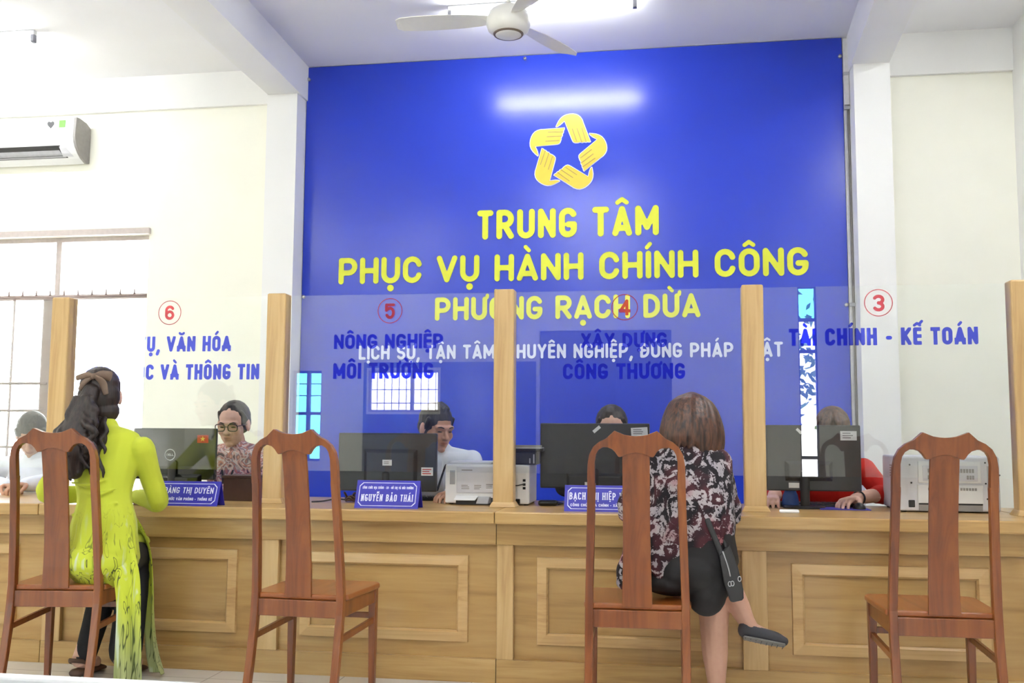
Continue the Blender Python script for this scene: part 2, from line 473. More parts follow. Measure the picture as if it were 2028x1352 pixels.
# ------------------------------------------------------------------ lettering: a stroke alphabet drawn as distance fields
import unicodedata
def _arc(cx, cy, rx, ry, a0, a1, n=9):
    return [(cx + rx * math.cos(math.radians(a0 + (a1 - a0) * i / n)), cy + ry * math.sin(math.radians(a0 + (a1 - a0) * i / n))) for i in range(n + 1)]
REL = {'I': 0.0, 'M': 1.28, 'L': .82, 'E': .82, 'T': .92, 'A': 1.08, 'V': 1.08, '-': .6, ',': 0.0, '4': 1.0}
def strokes(c, W, t):
    """centre lines of a capital in a box W wide and 1 high"""
    x0, x1, y0, y1 = t / 2, W - t / 2, t / 2, 1 - t / 2
    xm, cw = (x0 + x1) / 2, x1 - x0
    ym = .5; R = min(cw / 2, .28); rx = cw / 2
    top = lambda a0, a1: _arc(xm, y1 - R, rx, R, a0, a1)
    bot = lambda a0, a1: _arc(xm, y0 + R, rx, R, a0, a1)
    if c == 'O': p = bot(180, 360) + top(0, 180); return [p + [p[0]]]
    if c == 'C': return [top(14, 180) + bot(180, 346)]
    if c == 'G': return [top(24, 180) + bot(180, 360) + [(x1, .44), (xm + .02, .44)]]
    if c in 'DĐ':
        r = min(cw * .8, .34)
        s = [[(x0, y0), (x0, y1), (x1 - r, y1)] + _arc(x1 - r, y1 - r, r, r, 90, 0) + _arc(x1 - r, y0 + r, r, r, 0, -90) + [(x0, y0)]]
        if c == 'Đ': s.append([(x0 - .13, ym), (xm, ym)])
        return s
    if c in 'PR':
        yb = .43 if c == 'P' else .47; r = (y1 - yb) / 2; q = min(r, cw * .7)
        s = [[(x0, y0), (x0, y1), (x1 - q, y1)] + _arc(x1 - q, y1 - r, q, r, 90, -90) + [(x0, yb)]]
        if c == 'R': s.append([(xm - .02, yb), (x1, y0)])
        return s
    if c == 'B':
        r1 = (y1 - .52) / 2; r2 = (.52 - y0) / 2; q = min(r1, cw * .6)
        return [[(x0, y0), (x0, y1), (x1 - q, y1)] + _arc(x1 - q, y1 - r1, q * .9, r1, 90, -90) + [(x0, .52)], [(x1 - q, .52)] + _arc(x1 - q, y0 + r2, q, r2, 90, -90) + [(x0, y0)]]
    if c == 'S':
        r = (y1 - y0) / 4; 
        return [_arc(xm, y1 - r, rx, r, 28, 180, 10) + _arc(xm, y1 - r, rx, r, 180, 250, 4) + _arc(xm, y0 + r, rx, r, 70, 0, 4) + _arc(xm, y0 + r, rx, r, 0, -152, 10)]
    if c == 'U': return [[(x0, y1)] + bot(180, 360) + [(x1, y1)]]
    if c == 'T': return [[(x0, y1), (x1, y1)], [(xm, y1), (xm, y0)]]
    if c == 'I': return [[(xm, y0), (xm, y1)]]
    if c == 'L': return [[(x0, y1), (x0, y0), (x1, y0)]]
    if c == 'E': return [[(x1, y1), (x0, y1), (x0, y0), (x1, y0)], [(x0, ym), (x1 - cw * .08, ym)]]
    if c == 'H': return [[(x0, y0), (x0, y1)], [(x1, y0), (x1, y1)], [(x0, ym), (x1, ym)]]
    if c == 'K': return [[(x0, y0), (x0, y1)], [(x1, y1), (x0, .42)], [(x0 + cw * .3, .55), (x1, y0)]]
    if c == 'M': return [[(x0, y0), (x0, y1), (xm, .28), (x1, y1), (x1, y0)]]
    if c == 'N': return [[(x0, y0), (x0, y1), (x1, y0), (x1, y1)]]
    if c == 'A': return [[(x0, y0), (xm, y1), (x1, y0)], [(x0 + cw * .18, .27), (x1 - cw * .18, .27)]]
    if c == 'V': return [[(x0, y1), (xm, y0), (x1, y1)]]
    if c == 'X': return [[(x0, y0), (x1, y1)], [(x0, y1), (x1, y0)]]
    if c == 'Y': return [[(x0, y1), (xm, .45), (x1, y1)], [(xm, .45), (xm, y0)]]
    if c == '-': return [[(x0, .42), (x1, .42)]]
    if c == ',': return [[(xm + .03, .06), (xm - .04, -.14)]]
    if c == '6': r = .27; return [top(28, 180) + bot(180, 360) + _arc(xm, .30 + .0, rx, r, 0, 180)]
    if c == '5': r = .3; return [[(x1, y1), (x0, y1), (x0, .56)] + _arc(xm, y0 + r - .0, rx, r, 125, -150, 14)]
    if c == '4': return [[(x1 - cw * .25, y0), (x1 - cw * .25, y1), (x0, .28), (x1, .28)]]
    if c == '3': r = (y1 - y0) / 4; return [_arc(xm, y1 - r, rx, r, 152, -75, 10) + [(xm, ym + .02)], [(xm, ym)] + _arc(xm, y0 + r, rx, r, 80, -152, 10)]
    return []
def marks(c, comb, W, t):
    """accents as (strokes, thickness)"""
    x0, x1, xm = t / 2, W - t / 2, W / 2
    m = t * .72; s = []; y = 1.10; twin = '\u0302' in comb or '\u0306' in comb
    if '\u0302' in comb: s.append([(xm - .15, y + .02), (xm, y + .13), (xm + .15, y + .02)])
    if '\u0306' in comb: s.append(_arc(xm, y + .14, .15, .11, 200, 340, 6))
    if '\u031b' in comb: s.append([(x1, .9), (x1 + .10, .97), (x1 + .11, 1.06)])
    dx, dy = (.20, .10) if twin else (0, 0)
    if '\u0301' in comb: s.append([(xm - .05 + dx, y + .02 + dy), (xm + .06 + dx, y + .15 + dy)])
    if '\u0300' in comb: s.append([(xm + .05 - dx * 0, y + .02 + dy * 0), (xm - .07, y + .15)])
    if '\u0309' in comb: s.append([(xm, y + dy), (xm, y + .05 + dy)] + _arc(xm, y + .12 + dy, .05, .05, -60, 170, 6))
    if '\u0303' in comb: s.append([(xm - .14, y + .04 + dy * 1.5), (xm - .06, y + .10 + dy * 1.5), (xm + .05, y + .05 + dy * 1.5), (xm + .14, y + .11 + dy * 1.5)])
    if '\u0323' in comb: s.append([(xm, -.17), (xm, -.168)])
    return s, m
_GC = {}
def glyph(c, comb, W, t, flat, serif, h):
    key = (c, ''.join(sorted(comb)), round(W, 4), t, flat, serif, h)
    if key in _GC: return _GC[key]
    xs = np.arange(-.30, W + .36, h); ys = np.arange(-.36, 1.50, h)
    X, Y = np.meshgrid(xs, ys, indexing='ij')
    def seg(D, p, q, r):
        px, py = p; vx, vy = q[0] - px, q[1] - py; L = vx * vx + vy * vy + 1e-12
        u = np.clip(((X - px) * vx + (Y - py) * vy) / L, 0, 1)
        return np.minimum(D, np.hypot(X - px - u * vx, Y - py - u * vy) - r)
    D = np.full(X.shape, 9.0)
    for s in strokes(c, W, t):
        s = list(s)
        if flat and s[0] != s[-1] and c not in ',S-CG356':
            for i, j in ((0, 1), (-1, -2)):
                v = Vector(s[i]) - Vector(s[j])
                if v.length > 1e-6: s[i] = tuple(Vector(s[i]) + v.normalized() * t * .75)
        for a, b in zip(s[:-1], s[1:]): D = seg(D, a, b, t / 2)
    if flat and c not in ',Đ': D = np.maximum(D, np.maximum(np.maximum(-Y, Y - 1), np.maximum(-X, X - W)))
    if serif:
        for s in strokes(c, W, t):
            for p in (s[0], s[-1]):
                if s[0] != s[-1] and (p[1] < .2 or p[1] > .8) and c not in 'CGSETL,-3569': D = seg(D, (p[0] - .07, .04 if p[1] < .5 else .96), (p[0] + .07, .04 if p[1] < .5 else .96), .045)
    ms, mt = marks(c, comb, W, t)
    for s in ms:
        for a, b in zip(s[:-1], s[1:]): D = seg(D, a, b, (t * .62 if a[1] < -.1 else mt / 2))
    vid, V, F = {}, [], []
    def vert(k, p):
        if k not in vid: vid[k] = len(V); V.append(p)
        return vid[k]
    ins = D < 0
    act = ins[:-1, :-1] | ins[1:, :-1] | ins[1:, 1:] | ins[:-1, 1:]
    for i, j in zip(*np.nonzero(act)):
        cs = ((i, j), (i + 1, j), (i + 1, j + 1), (i, j + 1)); f = []
        for a in range(4):
            A, B = cs[a], cs[(a + 1) % 4]
            da, db = D[A], D[B]
            if da < 0: f.append(vert(A, (xs[A[0]], ys[A[1]])))
            if (da < 0) != (db < 0):
                u = da / (da - db)
                f.append(vert((min(A, B), max(A, B), 'e'), (xs[A[0]] + (xs[B[0]] - xs[A[0]]) * u, ys[A[1]] + (ys[B[1]] - ys[A[1]]) * u)))
        if len(f) >= 3: F.append(f)
    _GC[key] = (V, F)
    return _GC[key]
def text_words(body, x0, x1, base, cap, t=.20, gap=.105, depth=.004, flat=False, serif=False, h=1 / 30):
    """capitals in the plane y=0 facing -y, from x0 to x1, baseline at z=base, capital height cap"""
    items = []
    for ch_ in body:
        if ch_ == ' ': items.append((' ', '')); continue
        d = unicodedata.normalize('NFD', ch_); items.append((d[0], d[1:]))
    total = (x1 - x0) / cap
    fixed = 0; rel = 0
    for i, (c, k) in enumerate(items):
        if c == ' ': fixed += .05; rel += .42
        elif REL.get(c, 1) == 0: fixed += t
        else: rel += REL.get(c, 1)
        if i < len(items) - 1: fixed += gap
    W = (total - fixed) / rel
    words = [([], [])]; x = 0
    for c, k in items:
        if c == ' ': x += .05 + .42 * W + gap; words.append(([], [])); continue
        V, F = words[-1]
        w = t if REL.get(c, 1) == 0 else W * REL.get(c, 1)
        v, f = glyph(c, k, w, t, flat, serif, h)
        o = len(V); V.extend([(x0 + (x + a) * cap, 0, base + b * cap) for a, b in v]); F.extend([[q + o for q in g] for g in f])
        x += w + gap
    out = []
    for V, F in words:
        me = bpy.data.meshes.new('lettering'); me.from_pydata(V, [], F); me.update()
        bm = bmesh.new(); bm.from_mesh(me)
        r = bmesh.ops.extrude_face_region(bm, geom=list(bm.faces))
        bmesh.ops.translate(bm, vec=(0, -depth, 0), verts=[q for q in r['geom'] if isinstance(q, bmesh.types.BMVert)])
        if depth < .001:      # a film: keep only the front layer
            bmesh.ops.delete(bm, geom=[f for f in bm.faces if abs(f.normal.y) < .5 or f.calc_center_median().y > -depth * .5], context='FACES')
        bm.to_mesh(me); bm.free()
        out.append(me)
    return out
def lettering(name, body, parent, mat, y=None, mtx=None, **k):
    """one mesh per word, each its own part"""
    outs = []
    for me in text_words(body, **k):
        me.transform(mtx if mtx is not None else Matrix.Translation((0, y, 0)))
        outs.append(link(name, me, mat, parent, fix=False))
    return outs

# ------------------------------------------------------------------ materials
M = {}
M['wall'] = plain('cream_wall', (250, 248, 234), 0.85, var=0.015, vscale=3, spec=0.2)
M['white'] = plain('white_paint', (244, 243, 240), 0.85, var=0.01, vscale=3, spec=0.2)
M['ceil'] = plain('ceiling_paint', (246, 245, 246), 0.9, var=0.01, vscale=2, spec=0.1)
M['floor'] = tiles('floor_tiles', (236, 230, 220), (231, 225, 214), (186, 178, 168))
M['board'] = plain('blue_board', (40, 64, 190), 0.22, var=0.02, vscale=2, spec=0.5)
M['yellow'] = plain('yellow_letters', (218, 222, 50), 0.4, var=0.02)
M['gold'] = plain('golden_emblem', (226, 190, 58), 0.4, var=0.03)
M['letter_white'] = plain('white_letters', (214, 220, 246), 0.4, var=0.02)
M['oak_x'] = wood('oak_across', (162, 124, 70), (188, 151, 92), (205, 170, 112), 'X')
M['oak_z'] = wood('oak_upright', (176, 136, 84), (202, 166, 110), (218, 186, 132), 'Z')
M['oak_panel'] = wood('oak_panel', (154, 116, 64), (180, 142, 84), (195, 159, 100), 'X', fine=20)
M['oak_mould'] = wood('oak_moulding', (172, 132, 78), (200, 162, 106), (214, 180, 124), 'X', fine=34)
M['chair'] = wood('red_brown_lacquer', (96, 45, 16), (128, 67, 26), (148, 86, 36), 'Z', rough=0.32, coat=0.3, fine=22, along=1.2)
M['chair_seat'] = wood('red_brown_seat', (120, 60, 22), (148, 80, 32), (166, 98, 44), 'Y', rough=0.28, coat=0.35, fine=18, along=1.2)
M['glass'] = sheet_glass('partition_glass', (0.982, 0.992, 0.988))
M['pane'] = sheet_glass('window_glass', (0.97, 0.98, 0.98))
M['cyan_pane'] = sheet_glass('cyan_glass', (0.40, 0.84, 0.92))
M['film_blue'] = film('blue_film', (40, 48, 190), (0.13, 0.16, 0.88), 0.15)
M['film_red'] = film('red_film', (205, 40, 48), (0.85, 0.16, 0.20), 0.35)
M['frame'] = plain('window_frame', (196, 184, 178), 0.5)
M['bar'] = plain('window_bar', (150, 132, 126), 0.5)
M['frame_blue'] = plain('blue_frame', (52, 60, 120), 0.5)
M['dark_door'] = plain('dark_door', (92, 88, 92), 0.4)
M['plastic_white'] = plain('white_plastic', (236, 236, 236), 0.4, var=0.01)
M['plastic_cool'] = plain('cool_white_plastic', (218, 218, 224), 0.45, var=0.01)
M['plastic_grey'] = plain('grey_plastic', (150, 146, 142), 0.5)
M['plastic_mid'] = plain('mid_grey_plastic', (176, 176, 180), 0.5)
M['plastic_dark'] = plain('dark_plastic', (46, 45, 46), 0.38)
M['plastic_black'] = plain('black_plastic', (24, 24, 26), 0.3)
M['gloss_black'] = plain('glossy_black', (34, 36, 30), 0.06, var=0.02, spec=0.6)
M['monitor_back'] = plain('monitor_back', (58, 57, 58), 0.35)
M['steel'] = plain('steel', (190, 190, 192), 0.3, metal=1.0)
M['silver'] = plain('silver_print', (196, 198, 200), 0.4)
M['paper'] = plain('paper', (240, 240, 240), 0.8, var=0.02)
M['print'] = plain('grey_print', (150, 150, 150), 0.7)
M['red'] = plain('red_print', (206, 52, 34), 0.5)
M['star'] = plain('yellow_print', (250, 214, 96), 0.5)
M['plate'] = plain('blue_plate', (44, 40, 172), 0.4, coat=0.0)
M['plate_text'] = plain('plate_text', (226, 228, 252), 0.5)
M['brown_box'] = plain('brown_box', (70, 46, 36), 0.4)
M['green'] = plain('green_sticker', (110, 175, 70), 0.5)
M['fan'] = plain('fan_enamel', (238, 236, 228), 0.35, var=0.01)
M['fan_ring'] = plain('fan_ring', (120, 104, 88), 0.4)
M['trunk'] = plain('trunking', (214, 212, 212), 0.5)
M['tube'] = emit('lit_tube', (0.95, 0.98, 1.0), TUBE_STRENGTH)
M['fixture'] = plain('lamp_housing', (226, 228, 232), 0.4)
M['cap'] = plain('lamp_cap', (120, 120, 128), 0.4)
M['bench'] = plain('bench_panel', (62, 64, 68), 0.5)
M['white_metal'] = plain('white_metal', (232, 232, 234), 0.3)
M['skin_f'] = skin('fair_skin', (226, 182, 160))
M['skin_m'] = skin('tan_skin', (196, 148, 120))
M['skin_leg'] = skin('leg_skin', (212, 166, 142))
M['hair_black'] = hair_mat('black_hair', (18, 15, 15), (52, 44, 42))
M['hair_dark'] = hair_mat('dark_brown_hair', (20, 13, 11), (54, 38, 33))
M['hair_brown'] = hair_mat('brown_hair', (34, 21, 16), (98, 60, 40), 0.38)
M['hair_red'] = hair_mat('chestnut_hair', (46, 27, 20), (104, 66, 48))
M['tunic'] = tunic_mat('lime_print')
M['trouser'] = plain('black_trousers', (24, 22, 26), 0.8, var=0.1)
M['skirt'] = plain('black_skirt', (26, 23, 25), 0.7, var=0.1)
M['paisley'] = paisley('paisley_print')
M['floral'] = cloth_pattern('pink_floral', [(92, 72, 104), (208, 150, 156), (228, 214, 218), (140, 110, 140), (212, 136, 130), (234, 224, 228)], 15)
M['shirt'] = plain('white_shirt', (236, 240, 248), 0.8, var=0.03, vscale=14, spec=0.2)
M['red_top'] = plain('red_top', (206, 40, 32), 0.7, var=0.08, vscale=16, spec=0.2)
M['dark_top'] = plain('dark_top', (52, 54, 66), 0.8)
M['navy'] = plain('navy_strap', (44, 46, 62), 0.6)
M['leather'] = plain('black_leather', (44, 42, 43), 0.45, bump=0.3, bscale=300)
M['shoe'] = plain('charcoal_shoe', (62, 62, 68), 0.6)
M['sole'] = plain('grey_sole', (136, 134, 130), 0.8)
M['sandal'] = plain('brown_sandal', (92, 66, 50), 0.6)
M['bow'] = plain('taupe_bow', (118, 96, 80), 0.6, var=0.1)
M['eye'] = plain('dark_eye', (30, 22, 20), 0.2)
M['spectacles'] = plain('spectacle_frame', (60, 44, 48), 0.3)
M['bag_blue'] = plain('blue_bag', (52, 82, 150), 0.5, var=0.15)
M['violet'] = plain('violet_cloth', (74, 66, 176), 0.6, var=0.15)
M['leaf'] = plain('leaves', (70, 110, 40), 0.6, var=0.5, vscale=8)
M['bark'] = plain('bark', (90, 74, 60), 0.9)

# ------------------------------------------------------------------ the room
YN, YS, XE, XW, ZC = 6.9, -3.0, 2.30, -6.5, 3.87
def wall_cells(mb, axis, pos0, pos1, a0, a1, z0, z1, openings):
    """a wall slab with rectangular openings (a0, a1, z0, z1)"""
    A = sorted({a0, a1} | {o[0] for o in openings} | {o[1] for o in openings})
    Z = sorted({z0, z1} | {o[2] for o in openings} | {o[3] for o in openings})
    for i in range(len(A) - 1):
        for j in range(len(Z) - 1):
            ca, cz = (A[i] + A[i + 1]) / 2, (Z[j] + Z[j + 1]) / 2
            if any(o[0] < ca < o[1] and o[2] < cz < o[3] for o in openings): continue
            if axis == 'Y': mb.box(A[i], A[i + 1], pos0, pos1, Z[j], Z[j + 1])
            else: mb.box(pos0, pos1, A[i], A[i + 1], Z[j], Z[j + 1])
    return mb

WIN1 = (-5.95, -3.93, 0.55, 2.636)
S_OPEN = [(-5.0, -4.58, 0.75, 1.95), (-3.95, -2.98, 1.40, 1.95), (-1.66, 0.02, 0.0, 2.45), (1.57, 1.80, 0.0, 2.97)]
struct(boxo('floor', XW - .2, XE + .2, YS - .2, YN + .2, -0.1, 0, M['floor']))
struct(boxo('ceiling', XW - .2, XE + .2, YS - .2, YN + .2, ZC, ZC + .1, M['ceil']))
struct(build('wall_north', wall_cells(MB(), 'Y', YN, YN + .2, XW, XE, 0, ZC, [WIN1]), M['wall']))
struct(build('wall_south', wall_cells(MB(), 'Y', YS - .2, YS, XW, XE, 0, ZC, S_OPEN), M['wall']))
struct(boxo('wall_east', XE, XE + .2, YS - .2, YN + .2, 0, ZC, M['white']))
struct(boxo('wall_west', XW - .2, XW, YS - .2, YN + .2, 0, ZC, M['wall']))
# white ring beam along the top of the north wall, either side of the two columns
struct(boxo('trim_1', XW, -2.92, YN - .03, YN, 3.60, ZC, M['white']))
struct(boxo('trim_2', 1.47, XE, YN - .03, YN, 3.575, ZC, M['white']))
# the two columns and the ceiling beams that run from them towards the viewer
struct(boxo('trim_3', -2.92, -2.687, 6.70, YN, 0, 3.607, M['white']))
struct(boxo('trim_4', 1.237, 1.47, 6.70, YN, 0, 3.607, M['white']))
def beam(name, xl, xr, ml, mr):
    y0, y1 = YN, YS
    P = lambda x, k, y: x + k * (y - 6.7)
    c = [(P(xl, ml, y1), y1, 3.607), (P(xr, mr, y1), y1, 3.607), (P(xr, mr, y0), y0, 3.607), (P(xl, ml, y0), y0, 3.607)]
    mb = MB().hexa(c + [(x, y, ZC) for x, y, z in c])
    struct(build(name, mb, M['white']))
beam('trim_5', -2.915, -2.668, -0.02, -0.03)
beam('trim_6', 1.222, 1.468, 0.045, 0.05)

# windows: frame, glazing bars and panes in openings
def window(name, x0, x1, z0, z1, yc, vbars, hbars, fr, mats, thin_v=(), thin_h=(), pane=None, pane_cells=None):
    w = MB()
    w.box(x0, x1, yc - .03, yc + .03, z0, z0 + fr); w.box(x0, x1, yc - .03, yc + .03, z1 - fr, z1)
    w.box(x0, x0 + fr, yc - .03, yc + .03, z0 + fr, z1 - fr); w.box(x1 - fr, x1, yc - .03, yc + .03, z0 + fr, z1 - fr)
    o = struct(build(name, w, mats[0]))
    if vbars or hbars:
        b = MB()
        for x in vbars: b.box(x - .022, x + .022, yc - .035, yc + .025, z0 + fr, z1 - fr)
        for z in hbars: b.box(x0 + fr, x1 - fr, yc - .033, yc + .024, z - .02, z + .02)
        build('mullions', b, mats[0], o)
    if thin_v or thin_h:
        g = MB()
        for x in thin_v: g.cyl((x, yc - .07, z0 + .01), (x, yc - .07, z1 - .01), .007, n=6)
        for z in thin_h: g.cyl((x0 + .01, yc - .066, z), (x1 - .01, yc - .066, z), .007, n=6)
        build('security_grille', g, mats[1], o)
    for k, (a0, a1, b0, b1, mm) in enumerate(pane_cells or [(x0 + fr, x1 - fr, z0 + fr, z1 - fr, pane or M['pane'])]):
        boxo('pane', a0, a1, yc + .002, yc + .008, b0, b1, mm, o)
    return o

w1 = window('window_1', *WIN1[:2], WIN1[2], WIN1[3], 7.0, [-4.725], [2.165], .035, (M['frame'], M['bar']))
# grille over the lower lights with spear tips on its top rail
g = MB()
g.cyl((-5.9, 6.93, 2.16), (-3.94, 6.93, 2.16), .012, n=8)
for i in range(17):
    x = -5.82 + i * .118
    g.cyl((x, 6.93, 2.165), (x, 6.93, 2.215), .009, .004, n=6)
for x in (-5.62, -5.06): g.cyl((x, 6.93, .58), (x, 6.93, 2.16), .010, n=6)
for z in (1.28, 1.49, 1.0): g.cyl((-5.9, 6.925, z), (-4.75, 6.925, z), .010, n=6)
build('security_grille', g, M['bar'], w1)
boxo('casement_stile', -4.83, -4.735, 6.955, 7.0, .60, 2.145, M['bar'], w1)
boxo('window_sill', WIN1[0] - .03, WIN1[1] + .03, YN - .05, YN + .1, WIN1[2] - .04, WIN1[2], M['white'], w1)
boxo('head_casing', WIN1[0] - .03, WIN1[1] + .01, YN - .03, YN + .02, WIN1[3] - .005, WIN1[3] + .04, M['frame'], w1)

a, b, c, d = S_OPEN
window('window_2', a[0], a[1], a[2], a[3], YS - .1, [-4.79], [1.38], .03, (M['frame_blue'], M['bar']), thin_h=(1.1, 1.62, 1.78, .95), pane=M['cyan_pane'])
window('window_3', b[0], b[1], b[2], b[3], YS - .1, [-3.36], [], .03, (M['frame'], M['bar']), thin_v=[-3.86 + .1 * i for i in range(9)], thin_h=(1.52, 1.7))
dr = struct(build('door_1', MB().box(c[0], c[1], YS - .14, YS - .09, c[2], c[3]), M['dark_door']))
for x in (c[0] + .4, c[1] - .4):
    boxo('door_panel', x - .3, x + .3, YS - .09, YS - .075, .3, 2.2, M['dark_door'], dr, bevel=.01)
window('door_2', d[0], d[1], d[2], d[3], YS - .1, [], [2.555, 2.16, .85], .02, (M['frame_blue'], M['bar']),
       pane_cells=[(d[0] + .02, d[1] - .02, 2.575, 2.95, M['cyan_pane']), (d[0] + .02, d[1] - .02, .87, 2.535, M['pane']), (d[0] + .02, d[1] - .02, .02, .83, M['pane'])])

# dark blue panelling round the barred window, and paving outside
pm = MB()
for q in ((-3.99, -1.70, 0, 1.37), (-3.99, -1.70, 1.98, 2.05), (-2.95, -1.70, 1.37, 1.98), (-3.99, -3.955, 1.37, 1.98)): pm.box(q[0], q[1], YS, YS + .03, q[2], q[3])
struct(build('trim_7', pm, M['frame_blue']))
struct(boxo('floor_outside', -9, 6, -16, YS - .2, -.15, -.05, plain('paving', (92, 98, 112), 0.8)))

# a tree outside the glazed door, seen mirrored in the counter glass
tr = thing('leafy_tree', 'leafy green tree outside the glazed door behind the viewer', 'tree', (1.75, -7.5, 0))
build('trunk', MB().limb([(1.75, -7.5, 0), (1.7, -7.45, 1.2), (1.8, -7.5, 2.2)], [.12, .09, .05]), M['bark'], tr)
lf = MB(); rnd = random.Random(3)
for i in range(420):
    p = Vector((rnd.gauss(0, .5), rnd.gauss(0, .5), rnd.gauss(0, .5))) + Vector((1.75, -7.5, 2.2))
    a_ = Vector((rnd.uniform(-1, 1), rnd.uniform(-1, 1), rnd.uniform(-1, 1))).normalized() * .09; b_ = a_.orthogonal().normalized() * .04
    lf.add([p - a_, p + b_, p + a_, p - b_], [(0, 1, 2, 3)])
build('foliage', lf, M['leaf'], tr, fix=False)

# ------------------------------------------------------------------ blue wall board
BX0, BX1, BZ1, BY = -2.682, 1.195, 3.865, 6.875
bd = thing('blue_signboard', 'tall glossy blue wall board with yellow lettering and emblem of five hands', 'signboard', ((BX0 + BX1) / 2, BY, 0.02))
boxo('board_panel', BX0, BX1, BY, YN, 0.02, BZ1, M['board'], bd)
LY = BY - .001
lettering('lettering', 'TRUNG TÂM', bd, M['yellow'], LY, x0=-1.365, x1=-0.068, base=2.513, cap=.214)
lettering('lettering', 'PHỤC VỤ HÀNH CHÍNH CÔNG', bd, M['yellow'], LY, x0=-2.40, x1=.940, base=2.207, cap=.196)
lettering('lettering', 'PHƯỜNG RẠCH DỪA', bd, M['yellow'], LY, x0=-1.67, x1=.211, base=1.930, cap=.168)
lettering('lettering', 'LỊCH SỰ, TẬN TÂM, CHUYÊN NGHIỆP, ĐÚNG PHÁP LUẬT', bd, M['letter_white'], LY, x0=-2.234, x1=.759, base=1.652, cap=.103, t=.185, h=1/22)
# emblem: five bent hands, each reaching for the next, round an open star
top = [(680, 335), (700, 290), (722, 250), (750, 215), (785, 188), (825, 172), (870, 164), (915, 164), (955, 172), (990, 188), (1020, 215), (1045, 255), (1060, 300), (1155, 562), (1130, 570), (1105, 566), (1088, 572), (1060, 566), (1040, 573), (1010, 565), (985, 572), (945, 572), (918, 562), (903, 540), (890, 510), (800, 270), (778, 292), (750, 316), (715, 338), (694, 344)]
EC, ES = (835, 690), (0.300 / 545)
def emb(p, k, grow=1.0):
    x, z = (p[0] - EC[0]) * ES, -(p[1] - EC[1]) * ES
    ang = -2 * PI * k / 5
    return (x * math.cos(ang) - z * math.sin(ang), x * math.sin(ang) + z * math.cos(ang))
def offset(poly, d):
    out = []; n = len(poly)
    ar = sum(poly[i][0] * poly[(i + 1) % n][1] - poly[(i + 1) % n][0] * poly[i][1] for i in range(n))
    sg = 1 if ar > 0 else -1
    for i in range(n):
        p0, p1, p2 = Vector(poly[i - 1]), Vector(poly[i]), Vector(poly[(i + 1) % n])
        e1, e2 = (p1 - p0).normalized(), (p2 - p1).normalized()
        nn = Vector((e1.y + e2.y, -e1.x - e2.x)) * sg
        if nn.length < 1e-6: nn = Vector((e1.y, -e1.x)) * sg
        out.append(tuple(p1 + nn.normalized() * d))
    return out
ECX, ECZ = -0.715, 3.128
efn = lambda a, b, d: (ECX + a, BY - d, ECZ + b)
for k in range(5):
    poly = [emb(p, k) for p in top]
    cg = Vector((sum(p[0] for p in poly) / len(poly), sum(p[1] for p in poly) / len(poly)))
    poly = [tuple(cg + (Vector(p) - cg) * .985) for p in poly]
    h = build('emblem_hand', MB().prism(poly, efn, .0005, .003), M['letter_white'], bd)
    hh = build('hand_face', MB().prism(offset(poly, -.0055), efn, .003, .005), M['gold'], h)
    ln = MB()
    for (xa, ya), (xb, yb) in (((905, 372), (963, 545)), ((967, 370), (1030, 560)), ((1030, 366), (1086, 556))):
        pa, pb = emb((xa, ya), k), emb((xb, yb), k)
        t = (Vector(pb) - Vector(pa)).normalized(); nn = Vector((-t.y, t.x)) * .0028
        ln.prism([tuple(Vector(pa) - nn), tuple(Vector(pb) - nn), tuple(Vector(pb) + nn), tuple(Vector(pa) + nn)], efn, .005, .0062)
    build('finger_line', ln, plain('finger_line', (160, 140, 70), 0.5) if k == 0 else bpy.data.materials['finger_line'], h)
pin = MB()
for x, z in ((1.18, 3.73), (-1.02, 3.84), (-2.665, 3.77), (-2.665, 2.12), (1.18, 2.0)):
    pm = MB().cyl((x, BY - .02, z), (x, BY, z), .012, n=12)
    build('mounting_pin', pm, M['steel'], bd)

# cable trunking and pipe in the corner right of the board
tk = thing('cable_trunking', 'grey cable trunking running down beside the blue board, right edge', 'trunking', (1.216, 6.88, 0.1))
boxo('trunk_cover', 1.199, 1.235, 6.85, 6.9, 3.38, 3.85, M['trunk'], tk, bevel=.004)
build('conduit', MB().cyl((1.209, 6.875, .1), (1.209, 6.875, 3.38), .012, n=10), M['trunk'], tk)
build('conduit', MB().cyl((1.228, 6.878, .1), (1.228, 6.878, 3.38), .009, n=10), M['plastic_grey'], tk)
for z in (3.6, 3.36, 2.0): boxo('clip', 1.197, 1.236, 6.845, 6.895, z - .012, z + .012, M['plastic_mid'], tk, bevel=.003)

# ------------------------------------------------------------------ air conditioner
ac = thing('air_conditioner', 'white wall air conditioner with grey end cap above the bright window', 'air conditioner', (-4.85, 6.78, 3.18))
prof = [(6.9, 3.20), (6.9, 3.475), (6.84, 3.505), (6.76, 3.515), (6.705, 3.512), (6.70, 3.42), (6.698, 3.36), (6.705, 3.325), (6.725, 3.285), (6.76, 3.245), (6.80, 3.215), (6.86, 3.19)]
def acx(x0, x1, mb=None): return (mb or MB()).prism(prof, lambda a, b, d: (d, a, b), x0, x1)
build('body', acx(-5.33, -4.475), M['plastic_white'], ac, bevel=.006)
build('end_cap', acx(-4.475, -4.455), M['plastic_grey'], ac, bevel=.005)
build('end_cap', acx(-5.35, -5.33), M['plastic_grey'], ac, bevel=.005)
def acy(z):      # the casing's front, lower curve
    for (ya, za), (yb, zb) in zip(prof[7:-1], prof[8:]):
        if zb <= z <= za: return ya + (yb - ya) * (za - z) / (za - zb)
    return 6.70
